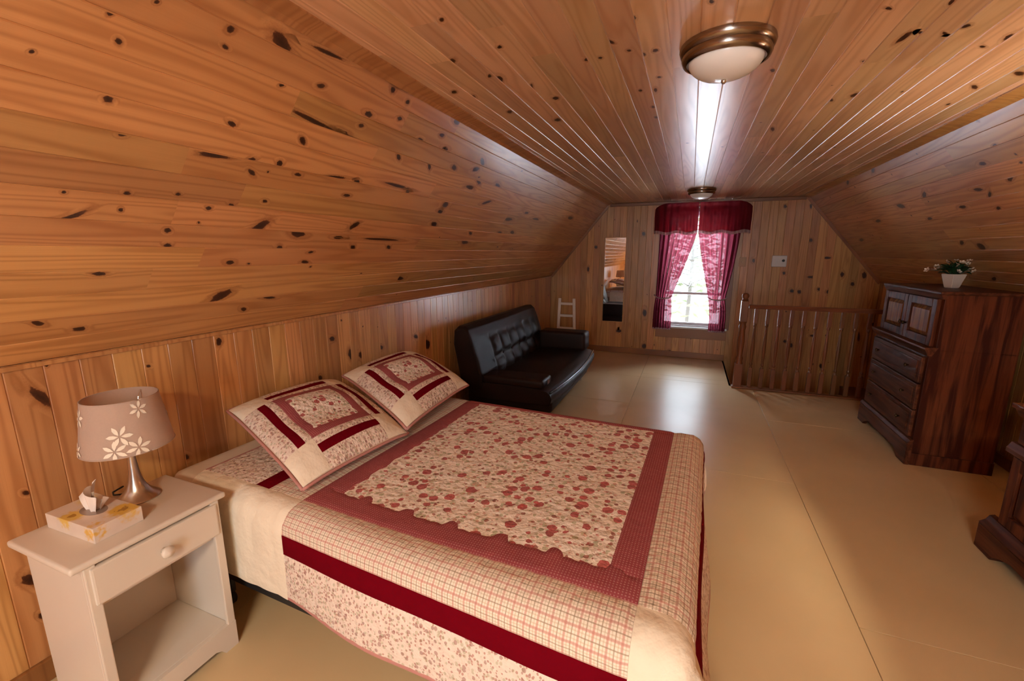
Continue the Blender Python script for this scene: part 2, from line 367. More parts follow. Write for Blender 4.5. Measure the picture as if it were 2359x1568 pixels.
# knots read off the photograph: x, y, long half-axis, short half-axis, angle (degrees) in pixels
KN = {'slopeL': [(254,31,9,6,0),(273,95,10,8,40),(361,4,7,5,0),(531,67,11,9,0),(648,97,30,16,50),(73,119,8,5,0),(249,228,12,9,20),(281,309,11,6,0),(534,285,11,7,25),
 (739,198,10,6,0),(492,358,38,6,8),(578,368,12,5,-15),(580,397,10,6,40),(644,376,8,7,0),(697,324,11,7,75),(725,280,60,6,27),(787,308,18,10,20),(766,408,30,4,3),(756,122,42,5,24),
 (292,445,9,5,0),(410,447,7,4,0),(532,474,8,7,0),(481,479,7,5,0),(610,463,6,4,0),(278,483,6,5,0),(147,442,6,4,0),(519,108,9,5,35),(649,196,7,4,0),
 (159,502,46,7,-22),(386,530,8,6,0),(600,520,28,9,-33),(686,536,18,11,10),(386,565,10,5,0),(644,571,8,6,0),(530,604,11,5,0),(702,603,9,4,0),(229,630,18,5,0),(509,681,30,9,-28),
 (620,685,14,4,0),(86,744,18,6,10),(183,757,18,5,-5),(561,712,7,5,0),(780,547,12,4,0),(849,263,10,7,30),(905,207,6,8,0),(939,211,20,3,25),(939,235,5,6,0),(921,273,6,5,0),(832,289,7,5,0),
 (967,322,7,5,0),(1018,311,6,5,0),(1025,343,8,5,0),(918,361,9,5,80),(989,383,9,4,85),(1046,386,6,7,0),(1096,390,9,5,-25),(1111,372,9,5,80),(1052,280,8,8,0),(1103,417,8,5,80),(1146,428,6,7,0),
 (1082,431,10,5,15),(914,427,30,4,15),(939,440,6,5,0),(822,418,7,5,0),(799,450,8,4,0),(1026,471,8,6,-40),(1014,487,6,5,0),(1121,466,12,3,-20),(1000,516,7,6,0),(1071,557,8,6,0),(1084,537,4,4,0),
 (1172,505,9,4,0),(817,519,16,5,-35),(880,551,40,3,3),(920,641,10,5,0),(813,569,6,5,0),(895,569,5,5,0),(1151,536,5,4,0),(1180,535,5,4,0),(1234,505,8,4,0),(1213,490,5,3,0),(1314,502,6,4,0)],
 'ceiling': [(1042,140,8,6,0),(1151,182,9,7,20),(1128,175,5,4,0),(1046,212,7,4,0),(1090,222,6,4,0),(1151,108,6,4,0),(1352,137,7,4,0),(1383,133,5,3,0),(1224,199,5,6,0),(1285,276,8,4,0),(1174,257,6,4,0),
 (1461,41,5,5,0),(1406,96,11,4,15),(1510,116,7,4,-10),(1483,125,5,4,0),(1449,116,6,3,0),(1510,207,4,5,0),(1475,208,5,3,0),(1506,246,6,3,0),(1512,270,5,3,0),(1280,226,8,4,0),(1639,3,6,5,0),
 (2083,85,26,5,-35),(2124,75,10,4,0),(2176,76,6,4,0),(2326,85,16,6,-20),(2192,5,10,5,-40),(2047,19,8,4,0),(2225,60,14,4,-15),(1991,141,6,3,0),(1914,230,6,4,0),(1969,219,12,4,-15),(1780,162,6,4,0),
 (1780,297,5,5,0),(2245,200,8,5,0),(2348,169,14,6,0),(2263,107,8,3,0),(1018,45,6,5,0)],
 'slopeR': [(2263,377,9,5,0),(2326,411,7,8,0),(2129,449,5,8,0),(2074,474,12,5,20),(2216,477,9,4,0),(2279,449,4,8,0),(2141,504,6,4,0),(2259,569,14,6,40),(2214,560,5,6,0),(2011,391,4,8,0),(1953,420,3,6,0),
 (2022,509,6,4,0),(2252,437,12,4,0),(2299,480,6,4,0),(2288,643,6,5,0),(1984,553,5,4,0),(2292,335,6,4,0)],
 'kneeL': [(107,841,5,4,0),(342,843,6,4,0),(504,786,7,10,0),(765,780,7,6,0),(95,915,40,14,35),(60,1135,10,6,0),(68,1335,20,15,0),(98,1418,12,7,0),(427,1053,10,7,0),(808,816,14,6,80),(738,870,5,6,0),(831,817,5,8,0),
 (984,793,8,12,0),(958,775,5,5,0),(878,800,5,5,0)],
 'end': [(1809,475,4,5,0),(1868,475,3,6,0),(1867,553,5,5,0),(1940,632,5,6,0),(1964,654,5,5,0),(1991,634,6,9,0),(1841,672,5,5,0),(1824,670,6,4,0),(1908,672,5,5,0),(1888,666,6,4,0),(1868,638,10,3,0),(1906,594,10,3,0),
 (1806,629,4,4,0),(1483,538,5,5,0),(1485,720,5,9,0),(1484,797,6,6,0),(1543,810,4,4,0),(1426,762,8,4,0),(1355,620,3,6,0),(1736,600,4,5,0),(1373,569,4,4,0),(1822,795,5,6,0),(1757,823,5,5,0),(1808,786,4,4,0),
 (1874,773,10,3,0),(1977,775,5,12,0),(2012,747,5,5,0),(1891,843,4,6,0)]}
KNOTS = {k: [] for k in PLANES}
for k, L in KN.items():
    p0, n, ax = PLANES[k]
    for x, y, a, b, an in L:
        c, s = math.cos(R(an)), math.sin(R(an))
        P = on_plane(x, y, p0, n)
        KNOTS[k].append((P, on_plane(x+a*c, y+a*s, p0, n)-P, on_plane(x-b*s, y+b*c, p0, n)-P))

def plank(plane, parent, org, w, ea, eb, knots=0.0, name='plank', mat=PINE, ch=.0028):
    """a board: org = world point of its local origin; ea/eb = (start, end) along the board at its two edges"""
    p0, N, X = PLANES[plane]; Yv = np.cross(N, X); h = w/2
    verts, faces, att = [], [], []
    def ring(e):
        a, b = ea[e], eb[e]
        s = lambda y: a + (b-a)*(y+h)/w
        for y, z in ((-h, -PT), (-h, -ch), (-h+ch, 0), (h-ch, 0), (h, -ch), (h, -PT)):
            verts.append((s(y), y, z)); att.append(0)
    ring(0); ring(1)
    for i in range(6):
        j = (i+1) % 6; faces.append((i, j, 6+j, 6+i))
    faces.append((5,4,3,2,1,0)); faces.append((6,7,8,9,10,11))
    ks = []
    lo, hi = min(ea[0], eb[0]), max(ea[1], eb[1])
    for P, A, B in KNOTS[plane]:
        d = P-org; lx, ly = d@X, d@Yv
        if lo < lx < hi and -h < ly <= h: ks.append((lx, ly, (A@X, A@Yv), (B@X, B@Yv)))
    if knots:
        for _ in range(int((hi-lo)*w*knots + random.random())):
            r = random.choice((.004, .005, .006, .008)); el = random.choice((1, 1.2, 1.5, 2.2))
            ks.append((random.uniform(lo, hi), random.uniform(-h*.8, h*.8), (r*el, random.uniform(-.3, .3)*r), (0, r)))
    for lx, ly, A, B in ks:
        b0 = len(verts); K = 12
        def put(px, py, v):
            py = max(-h+ch, min(h-ch, py)); t = (py+h)/w
            px = max(ea[0]+(eb[0]-ea[0])*t+.001, min(ea[1]+(eb[1]-ea[1])*t-.001, px))
            verts.append((px, py, .0005)); att.append(v)
        put(lx, ly, 1.0)
        for f, v in ((.62, .80), (.98, .40), (2.3, 0.0)):
            for q in range(K):
                t = 2*math.pi*q/K; j = 1 + (random.uniform(-.18, .18) if f < 2 else 0)
                ca, sb = math.cos(t)*f*j, math.sin(t)*f*j
                put(lx + A[0]*ca + B[0]*sb, ly + A[1]*ca + B[1]*sb, v)
        for q in range(K):
            r = (q+1) % K
            faces.append((b0, b0+1+q, b0+1+r))
            for g in (0, 1):
                o1, o2 = b0+1+g*K, b0+1+(g+1)*K
                faces.append((o1+q, o2+q, o2+r, o1+r))
    me = bpy.data.meshes.new(name); me.from_pydata(verts, [], faces)
    # discs must face the room
    for p in me.polygons:
        pass
    a = me.attributes.new('knot', 'FLOAT', 'POINT'); a.data.foreach_set('value', att)
    bm = bmesh.new(); bm.from_mesh(me)
    for f in bm.faces:
        if abs(f.normal.z) > .9 and f.calc_center_median().z > -.0005 and f.normal.z < 0: f.normal_flip()
    bm.to_mesh(me); bm.free()
    o = link(name, me, mat, parent)
    M = Matrix(((X[0], Yv[0], N[0], org[0]), (X[1], Yv[1], N[1], org[1]), (X[2], Yv[2], N[2], org[2]), (0,0,0,1)))
    o.matrix_world = M
    return o
def slab(name, label, cat, fn):
    bm = bm_new(); fn(bm)
    return tag(obj(name, bm, PINE), label, cat, kind='structure')
T2 = .05
# flat ceiling
ceil = slab('ceiling', 'flat varnished pine plank ceiling running the length of the attic', 'ceiling', lambda b: box(b, CL-.03, CR+.03, Y0-.06, Y1+.12, CZ+PT, CZ+T2))
nb = 26; bw = (CR-CL)/nb
for i in range(nb):
    xc = CL + (i+.5)*bw
    cuts = [Y0] + sorted([random.uniform(.9, 2.6), random.uniform(3.2, 5.4)]) + [Y1]
    if i % 3 == 1: cuts.pop(1)
    if i in (12, 13): cuts = [Y0, .3, Y1]
    for a, b in zip(cuts, cuts[1:]):
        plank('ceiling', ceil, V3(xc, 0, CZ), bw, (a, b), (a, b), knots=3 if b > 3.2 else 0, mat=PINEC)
# slopes
for key, side, px, sg in (('slopeL', 'left', CL, 1), ('slopeR', 'right', CR, -1)):
    p0, N, X = PLANES[key]; Yv = np.cross(N, X)
    def mk(b, key=key, sg=sg):
        n = N*-1
        A = V3(CL, 0, CZ) if sg > 0 else V3(CR, 0, CZ); B = V3(XL, 0, KZ) if sg > 0 else V3(XR, 0, KZ)
        prism(b, [tuple((A+n*PT)[[0,2]]), tuple((B+n*PT)[[0,2]]), tuple((B+n*T2)[[0,2]]), tuple((A+n*T2)[[0,2]])], 'y', Y0-.06, Y1+.12)
    sl = slab('ceiling_slope_' + side, 'sloping pine plank ceiling above the ' + ('bed and sofa' if sg > 0 else 'armoire and railing'), 'ceiling', mk)
    ns = 14; sw = SL/ns
    dn = V3(XL-CL, 0, KZ-CZ)/SL if sg > 0 else V3(XR-CR, 0, KZ-CZ)/SL
    for i in range(ns):
        c = p0 + dn*(i+.5)*sw
        cuts = [Y0] + sorted([random.uniform(.9, 2.6), random.uniform(3.2, 5.4)]) + [Y1]
        if i % 3 == 0: cuts.pop(2)
        for a, b in zip(cuts, cuts[1:]):
            plank(key, sl, c, sw, (a, b), (a, b), knots=(7 if sg < 0 else 5) if b > 3.4 else 0)
# knee walls
wl = slab('wall_left', 'low vertical pine plank knee wall behind bed and sofa', 'wall', lambda b: box(b, XL-T2, XL-PT, Y0-.06, Y1+.12, -.2, KZ+.03))
wr = slab('wall_right', 'low vertical pine plank knee wall behind armoire and dresser', 'wall', lambda b: box(b, XR+PT, XR+T2, Y0-.06, Y1+.12, -1.3, KZ+.03))
for key, par, X0 in (('kneeL', wl, XL), ('kneeR', wr, XR)):
    y = Y0 + .02
    plank(key, par, V3(X0, Y0+.01, 0), .02, (0, KZ), (0, KZ))
    i = 0
    while y < Y1 - .01:
        w = min(.0975, Y1-y)
        z0 = -1.3 if (key == 'kneeR' and y > 5.40) else 0
        plank(key, par, V3(X0, y+w/2, 0), w, (z0, KZ), (z0, KZ), knots=9 if (y > 2.3 or key == 'kneeR') else 2)
        y += w
# gable end with window opening and stairwell below floor level
WX0, WX1, WZ0, WZ1 = -.36, .48, .46, 2.06
STX, STY = .53, 5.42
def gable(x):
    if x < CL: return KZ + (x-XL)/(CL-XL)*(CZ-KZ)
    if x > CR: return CZ + (x-CR)/(XR-CR)*(KZ-CZ)
    return CZ
def endslab(b):
    a, c = Y1+PT, Y1+.12
    box(b, XL-.05, WX0, a, c, -1.3, CZ+.03); box(b, WX1, XR+.05, a, c, -1.3, CZ+.03)
    box(b, WX0, WX1, a, c, -1.3, WZ0); box(b, WX0, WX1, a, c, WZ1, CZ)
we = slab('wall_far', 'far pine plank gable wall with the curtained window', 'wall', endslab)
xs = [XL]
while xs[-1] < XR - .02:
    nx = xs[-1] + .094
    for e in (WX0, WX1, STX):
        if xs[-1] < e - .001 and nx > e - .012: nx = e; break
    xs.append(min(nx, XR))
for a, b in zip(xs, xs[1:]):
    w = b-a; xc = (a+b)/2; z0 = -1.3 if a >= STX-.001 else 0
    # Y axis of the plane runs to -x: edge -h is at +x
    segs = [(z0, None)]
    if WX0-.001 <= a and b <= WX1+.001: segs = [(z0, WZ0), (WZ1, None)]
    for s0, s1 in segs:
        ta, tb = (gable(b), gable(a)) if s1 is None else (s1, s1)
        plank('end', we, V3(xc, Y1, 0), w, (s0, ta), (s0, tb), knots=5)
def backslab(b):
    a, c = Y0-.10, Y0-PT
    box(b, XL-.05, WX0, a, c, -.2, CZ+.03); box(b, WX1, XR+.05, a, c, -.2, CZ+.03)
    box(b, WX0, WX1, a, c, -.2, WZ0); box(b, WX0, WX1, a, c, WZ1, CZ+.03)
wb = slab('wall_back', 'pine plank gable wall behind the viewer', 'wall', backslab)
bx_ = [XL, -1.75, CL, -.76, WX0, -.08, .20, WX1, .76, 1.03, CR, 1.60, 1.89, XR]
for x, x2 in zip(bx_, bx_[1:]):
    w = x2-x; c = V3((x+x2)/2, Y0, 0)
    if WX0-.001 <= x and x2 <= WX1+.001:
        plank('back', wb, c, w, (0, WZ0), (0, WZ0)); plank('back', wb, c, w, (WZ1, CZ), (WZ1, CZ))
    else: plank('back', wb, c, w, (0, gable(x)), (0, gable(x2)))
# floor of painted plywood sheets
def fl(b):
    box(b, XL, XR, Y0, STY, -.20, -.018); box(b, XL, STX, STY, Y1, -.20, -.018)
bm = bm_new(); fl(bm)
floor = tag(obj('floor', bm, FLOORP), 'yellow cream painted plywood floor with thin sheet seams', 'floor', kind='structure')
g = .0012
def sheet(x0, x1, y0, y1):
    if x1-x0 < .01 or y1-y0 < .01: return
    bm = bm_new(); box(bm, x0+g, x1-g, y0+g, y1-g, -.018, 0, .0012, 1)
    o = obj('plywood_sheet', bm, FLOORP, floor)
xe = [XL, -.473-1.22, -.473, .747, .747+1.22, XR]
offs = [0, -.5, .72, 1.94, .90, 0]
for i in range(5):
    ye = sorted({Y0, Y1, STY} | {offs[i]-2.44*k for k in range(-3, 4) if Y0 < offs[i]-2.44*k < Y1})
    for a, b in zip(ye, ye[1:]):
        if b <= STY + .001: sheet(xe[i], xe[i+1], a, b)
        else:
            sheet(xe[i], min(xe[i+1], STX), a, b)
# stairwell
bm = bm_new(); box(bm, STX-.02, STX, STY, Y1, -1.3, -.0); box(bm, STX, XR, STY-.02, STY, -1.3, -.0)
tag(obj('wall_stairwell', bm, TRIMW), 'boarded side of the open stairwell behind the railing', 'wall', kind='structure')
bm = bm_new(); box(bm, STX-.02, XR+.05, STY-.02, Y1+.12, -1.42, -1.30); tag(obj('floor_stairwell', bm, RAILW), 'dark landing at the bottom of the stairwell', 'floor', kind='structure')
st = tag(empty('stairs', (0,0,0)), 'wooden stairs going down behind the railing', 'stairs', kind='structure')
for k in range(7):
    bm = bm_new(); x0 = 2.16-.24*(k+1); box(bm, x0, x0+.26, STY+.02, Y1-.02, -.20-.18*k-.03, -.20-.18*k, .004); obj('tread', bm, RAILW, st)
    bm = bm_new(); box(bm, x0+.005, x0+.02, STY+.02, Y1-.02, -.20-.18*(k+1), -.231-.18*k); obj('riser', bm, RAILW, st)
# trims
def trim(name, label, fn, mat=TRIMW):
    bm = bm_new(); fn(bm); return tag(obj(name, bm, mat), label, 'trim', kind='structure')
trim('trim_1', 'narrow pine strip along the ceiling edge above the bed', lambda b: prism(b, [(CL+.004, CZ-.0), (CL+.062, CZ-.0), (CL+.062, CZ-.006), (CL+.01, CZ-.016), (CL-.012, CZ-.026)], 'y', Y0, Y1), PINE)
trim('trim_2', 'narrow pine strip along the ceiling edge above the armoire', lambda b: prism(b, [(CR-.004, CZ-.0), (CR-.062, CZ-.0), (CR-.062, CZ-.006), (CR-.01, CZ-.016), (CR+.012, CZ-.026)], 'y', Y0, Y1), PINE)
trim('trim_3', 'brown strip at the top of the far gable wall', lambda b: box(b, CL+.02, CR-.02, Y1-.022, Y1, CZ-.045, CZ-.002, .005))
trim('trim_4', 'brown strip under the slope above the bed', lambda b: box(b, XL, XL+.010, Y0, Y1, KZ-.018, KZ-.002, .003), PINE)
def rake(sgn):
    def f(b):
        A = (CL, CZ) if sgn > 0 else (CR, CZ); B = (XL, KZ) if sgn > 0 else (XR, KZ)
        nx, nz = (SN*sgn*.03, -CN*.03)
        prism(b, [A, B, (B[0]+nx, B[1]+nz), (A[0]+nx, A[1]+nz)], 'y', Y1-.016, Y1)
    return f
trim('trim_5', 'raking brown strip where far wall meets the slope over the sofa', rake(1))
trim('trim_6', 'raking brown strip where far wall meets the slope over the stairs', rake(-1))
def base(name, label, *a):
    bm = bm_new(); box(bm, *a, .005); tag(obj(name, bm, TRIMW), label, 'baseboard', kind='structure')
base('baseboard_far', 'dark brown baseboard along the far wall under the window', XL, STX, Y1-.018, Y1, 0, .085)
base('baseboard_left', 'brown baseboard along the knee wall behind the bed', XL, XL+.018, Y0, Y1-.02, 0, .085)
base('baseboard_right', 'brown baseboard along the knee wall behind the armoire', XR-.018, XR, Y0, STY, 0, .085)

# ------------------------------------------------------------------ window with sashes
win = tag(empty('window_1', (.06, Y1, 0)), 'tall white sash window between burgundy curtains in the far wall', 'window', kind='structure')
def wpart(name, mat, *boxes, bev=.004):
    bm = bm_new()
    for b_ in boxes: box(bm, b_[0]-.06, b_[1]-.06, b_[2]-Y1, b_[3]-Y1, b_[4], b_[5], bev)
    return obj(name, bm, mat, win)
wpart('jamb', WHITEW, (WX0, WX0+.02, Y1, Y1+.12, WZ0, WZ1)); wpart('jamb', WHITEW, (WX1-.02, WX1, Y1, Y1+.12, WZ0, WZ1))
wpart('jamb', WHITEW, (WX0, WX1, Y1, Y1+.12, WZ1-.02, WZ1)); wpart('jamb', WHITEW, (WX0, WX1, Y1, Y1+.12, WZ0, WZ0+.02))
a, b = WX0+.02, WX1-.02; zm = .93
def sash(y, z0, z1):
    w = .035; bm = bm_new()
    for q in ((a, a+w, z0, z1), (b-w, b, z0, z1), (a, b, z0, z0+w), (a, b, z1-w, z1)): box(bm, q[0]-.06, q[1]-.06, y-Y1, y+.03-Y1, q[2], q[3], .003)
    s = obj('sash', bm, WHITEW, win)
    bm = bm_new(); box(bm, a+w-.06, b-w-.06, y+.013-Y1, y+.017-Y1, z0+w, z1-w); obj('pane', bm, GLASS, s)
sash(Y1+.045, WZ0+.02, zm+.02); sash(Y1+.08, zm-.02, WZ1-.02)
wpart('casing', TRIMW, (WX0-.075, WX0, Y1-.018, Y1, WZ0-.02, WZ1+.075)); wpart('casing', TRIMW, (WX1, WX1+.075, Y1-.018, Y1, WZ0-.02, WZ1+.075))
wpart('casing', TRIMW, (WX0, WX1, Y1-.018, Y1, WZ1, WZ1+.075))
wpart('sill', WHITEW, (WX0-.05, WX1+.05, Y1-.06, Y1+.05, WZ0-.025, WZ0))
wpart('apron', TRIMW, (WX0-.05, WX1+.05, Y1-.022, Y1, WZ0-.17, WZ0-.025))

wb2 = tag(empty('window_2', (.06, Y0, 0)), 'white sash window in the gable wall behind the viewer', 'window', kind='structure')
def wbox(name, mat, par, *q):
    bm = bm_new()
    for k in q: box(bm, *k, .003)
    return obj(name, bm, mat, par)
for z0, z1, yy in ((WZ0, 1.27, -.05), (1.23, WZ1, -.08)):
    s_ = wbox('sash', WHITEW, wb2, (-.42, -.375, yy-.015, yy+.015, z0, z1), (.375, .42, yy-.015, yy+.015, z0, z1), (-.375, .375, yy-.015, yy+.015, z0, z0+.045), (-.375, .375, yy-.015, yy+.015, z1-.045, z1))
    wbox('pane', GLASS, s_, (-.375, .375, yy-.002, yy+.002, z0+.045, z1-.045))
for q in ((-.495, -.42, WZ0-.075, WZ1+.075), (.42, .495, WZ0-.075, WZ1+.075), (-.42, .42, WZ0-.075, WZ0), (-.42, .42, WZ1, WZ1+.075)):
    wbox('casing', TRIMW, wb2, (q[0], q[1], 0, .018, q[2], q[3]))

# curtains ---------------------------------------------------------------
def cloth(name, fn, nu, nv, mat, parent):
    bm = bm_new(); grid(bm, fn, nu, nv); return obj(name, bm, mat, parent, smooth=True)
cur_top, tie, cur_bot = 2.085, .88, .43
def lerp(a, b, t): return a + (b-a)*t
def panel_fn(o_top, o_tie, o_bot, i_top, i_tie, i_bot, pl=7):
    tt = (cur_top-tie)/(cur_top-cur_bot)
    def fn(s, t):
        if t < tt:
            q = t/tt; o = lerp(o_top, o_tie, q**1.6); i = lerp(i_top, i_tie, max(0, (q-.25)/.75)**1.12)
        else:
            q = (t-tt)/(1-tt); e = math.sin(min(q*1.6, 1)*math.pi/2); o = lerp(o_tie, o_bot, e); i = lerp(i_tie, i_bot, e)
        pin = 1-.55*math.exp(-((t-tt)/.06)**2)
        yy = Y1-.105 + .028*pin*math.sin(2*math.pi*pl*s + .7*math.sin(t*5)) + .008*math.sin(17*s+9*t)
        return (lerp(o, i, s), yy, lerp(cur_top, cur_bot, t) - (.03*math.sin(math.pi*s) if abs(t-tt) < .02 else 0))
    return fn
cl_ = tag(empty('curtain', (0,0,0)), 'sheer burgundy curtain tied back, beside the tall mirror', 'curtain', 'curtain panels on the far window')
cloth('curtain_cloth', panel_fn(-.43, -.43, -.45, .055, -.22, -.20), 84, 60, CURT, cl_)
cr_ = tag(empty('curtain', (0,0,0)), 'sheer burgundy curtain tied back, nearer the railing post', 'curtain', 'curtain panels on the far window')
cloth('curtain_cloth', panel_fn(.60, .47, .50, .065, .26, .29), 84, 60, CURT, cr_)
def lace(parent, x0, x1, z, y=Y1-.115, amp=.006, n=14, h=.018):
    bm = bm_new()
    grid(bm, lambda s, t: (lerp(x0, x1, s), y - .02*abs(math.sin(s*math.pi*n)), z - h*t - amp*t*abs(math.sin(s*math.pi*n*2))), n*6, 2)
    return obj('lace_trim', bm, LACE, parent, smooth=True)
lace(cl_, -.45, -.20, cur_bot+.012); lace(cr_, .29, .50, cur_bot+.012)
for par, x0, x1 in ((cl_, -.455, -.205), (cr_, .245, .495)):
    bm = bm_new(); tube(bm, [(x0, Y1-.04, tie+.02), (lerp(x0,x1,.2), Y1-.150, tie-.005), (lerp(x0,x1,.5), Y1-.160, tie-.015), (lerp(x0,x1,.8), Y1-.150, tie-.005), (x1, Y1-.07, tie+.015)], .009)
    obj('tieback', bm, LACE, par, smooth=True)
va = tag(empty('valance', (0,0,0)), 'gathered burgundy valance with pale lace hem above the window', 'valance')
def val_fn(x0, x1):
    def fn(s, t):
        xx = lerp(x0, x1, s); e = abs(xx-.09)/.60
        top = 2.16 - .07*max(0, (e-.72)/.28)**2
        z = lerp(top, 1.775 + .012*math.sin(xx*23), t)
        dep = .13 * (1-max(0, (e-.90)/.12)**3)
        yy = Y1 - .03 - dep - .018*math.sin(xx*75)*(.35+t*.65) - .035*math.sin(math.pi*min(1, t*1.4))
        return (xx, yy, z)
    return fn
cloth('valance_cloth', val_fn(-.51, .048), 90, 16, VALM, va)
cloth('valance_cloth', val_fn(.062, .69), 90, 16, VALM, va)
for x0, x1 in ((-.51, .048), (.062, .69)):
    f = val_fn(x0, x1); bm = bm_new()
    grid(bm, lambda s, t: (f(s, 1)[0], f(s, 1)[1]-.004, f(s, 1)[2]+.012-.034*t-.006*t*abs(math.sin(s*60))), 90, 2); obj('lace_trim', bm, LACE, va, smooth=True)
bm = bm_new(); tube(bm, [(-.50, Y1-.01, 2.10), (-.49, Y1-.10, 2.10), (.09, Y1-.10, 2.10), (.67, Y1-.10, 2.10), (.68, Y1-.01, 2.10)], .008); obj('rod', bm, WHITEW, va, smooth=True)

# outside ------------------------------------------------------------------
bm = bm_new()
grid(bm, lambda s, t: (-30+60*s, 9+40*t, -2.2 + 6.5*t*t*4*(.4+.6*t) + .25*math.sin(s*25)+.2*math.sin(t*19+s*7)), 50, 30)
tag(obj('snow_hillside', bm, SNOW, smooth=True), 'snow covered hillside seen through the window', 'hill', kind='structure')
def tree(x, y, z0, h, label, leafy):
    t = tag(empty('tree', (x, y, z0)), label, 'tree', 'trees outside the window')
    bm = bm_new(); tube(bm, [(0,0,0), (.05,0,h*.5), (0,.05,h)], [.07, .05, .015], 7)
    for k in range(16):
        a = random.uniform(0, 6.28); zz = h*random.uniform(.25, .95); L = (1-zz/h*.7)*h*.34
        tube(bm, [(0,0,zz), (math.cos(a)*L*.6, math.sin(a)*L*.6, zz+L*.15), (math.cos(a)*L, math.sin(a)*L, zz+L*.1)], [.025, .016, .006], 5)
    obj('trunk', bm, BARK, t)
    bm = bm_new()
    for k in range(leafy):
        a = random.uniform(0, 6.28); zz = h*random.uniform(.2, 1); rr = (1-zz/h*.75)*h*.36*math.sqrt(random.random())
        c = Vector((math.cos(a)*rr, math.sin(a)*rr, zz)); u = Vector((random.uniform(-1,1), random.uniform(-1,1), random.uniform(-.4,.4))).normalized()*.16; w = u.orthogonal().normalized()*.05
        bm.faces.new([bm.verts.new(c-u), bm.verts.new(c+w), bm.verts.new(c+u), bm.verts.new(c-w)])
    o = obj('foliage', bm, NEEDLE, t); o['kind'] = 'stuff'
tree(.0, 14, -1.2, 4.6, 'pale green snowy tree straight behind the window glass', 420)
tree(.9, 17, -.6, 5.2, 'thin snowy tree farther back on the hillside', 300)
tree(-.8, 19, 0, 4.4, 'farthest thin tree on the snowy hillside', 260)

# mirror, wall plates --------------------------------------------------------
mi = tag(empty('wall_mirror', (-1.045, Y1, .47)), 'tall narrow mirror hung on the far wall', 'mirror')
bm = bm_new(); box(bm, -.152, .152, -.024, -.012, .006, 1.25); obj('mirror_glass', bm, MIRR, mi)
bm = bm_new()
for q in ((-.16, -.148, 0, 1.256), (.148, .16, 0, 1.256), (-.148, .148, 0, .010), (-.148, .148, 1.246, 1.256)): box(bm, q[0], q[1], -.028, 0, q[2], q[3], .002)
box(bm, -.15, .15, -.012, 0, .005, 1.25)
obj('mirror_frame', bm, PINE, mi)
th = tag(empty('thermostat', (1.07, Y1, 1.32)), 'white thermostat box on the far wall above the railing', 'thermostat')
bm = bm_new(); box(bm, -.085, .085, -.03, 0, 0, .145, .006); obj('housing', bm, PLASTIC, th)
bm = bm_new(); lathe(bm, [(.0, .0), (.016, 0), (.016, .010), (.012, .014), (0, .014)], 16, Matrix.Translation((.045, -.03, .08)) @ Matrix.Rotation(R(90), 4, 'X')); obj('dial', bm, BLACKM, th, smooth=True, auto=40)
sp = tag(empty('switch_plate', (.645, Y1, 1.32)), 'small beige switch plate beside the burgundy curtain', 'switch plate')
bm = bm_new(); box(bm, -.04, .04, -.008, 0, 0, .12, .003); obj('plate', bm, plain('beige_plate', (.50, .30, .16), .45, nscale=20), sp)
bm = bm_new(); box(bm, -.006, .006, -.018, -.006, .048, .072, .002); obj('toggle', bm, plain('beige_toggle', (.58, .38, .22), .4, nscale=20), sp)

# ceiling fixtures ---------------------------------------------------------
def fixture(x, y, label, lit, sc=1.0):
    t = tag(empty('ceiling_light', (x, y, CZ)), label, 'ceiling light', 'flush ceiling lights'); t.scale = (sc, sc, 1)
    bm = bm_new(); lathe(bm, [(.05, -.001), (.150, -.001), (.152, -.010), (.148, -.022), (.140, -.028), (.143, -.040), (.138, -.052), (.126, -.058), (.118, -.052), (.112, -.02)], 48, cap=False)
    obj('rim', bm, BRONZE, t, smooth=True, auto=50)
    bm = bm_new(); pr = [(.120*math.cos(a), -.046-.066*math.sin(a)) for a in [i*math.pi/2/10 for i in range(10)]] + [(.004, -.112)]
    lathe(bm, pr, 40, cap=True)
    area = 2*math.pi*.12*.09
    obj('glass_bowl', bm, OPAL if not lit else glow('lit_frosted_glass', WARM, lit), t, smooth=True)
    bm = bm_new(); lathe(bm, [(.002, -.108), (.008, -.112), (.009, -.118), (.005, -.124), (.0, -.126)], 14); obj('finial', bm, NICKEL, t, smooth=True)
fixture(.06, 1.82, 'unlit frosted ceiling light above the foot of the bed', 0)
fixture(.055, 5.56, 'small looking unlit ceiling light just in front of the valance', 0)
fixture(.06, -1.35, 'wide lit ceiling light behind the viewer', FIX_WATT, 2.1)

# ------------------------------------------------------------------ bed
BX, BY, BR = -.95, 1.65, R(-2.2)
BM = Matrix.Translation((BX, BY, 0)) @ Matrix.Rotation(BR, 4, 'Z')
def bed_root(name): 
    return empty(name, (BX, BY, 0), BR)
fr = tag(bed_root('bed_frame'), 'black metal bed frame with caster feet under the quilt', 'bed frame')
bm = bm_new()
for q in ((-1.0, 1.0, -.64, -.605), (-1.0, 1.0, .605, .64)): box(bm, q[0], q[1], q[2], q[3], .165, .20, .003)
for q in ((-.80, -.765), (.70, .735)): box(bm, q[0], q[1], -.64, .64, .150, .17, .003)
obj('side_rails', bm, BLACKM, fr)
for lx in (-.78, .72):
    for ly in (-.60, .60):
        bm = bm_new(); tube(bm, [(lx, ly, .17), (lx, ly, .055)], .016, 10); lg = obj('leg', bm, BLACKM, fr)
        bm = bm_new(); lathe(bm, [(0, -.016), (.024, -.016), (.030, -.010), (.030, .010), (.024, .016), (0, .016)], 18, Matrix.Translation((lx, ly-.01, .030)) @ Matrix.Rotation(R(90), 4, 'X')); obj('caster_wheel', bm, BLACKM, lg, smooth=True, auto=40)
bs = tag(bed_root('box_spring'), 'cloth covered box spring below the mattress', 'box spring')
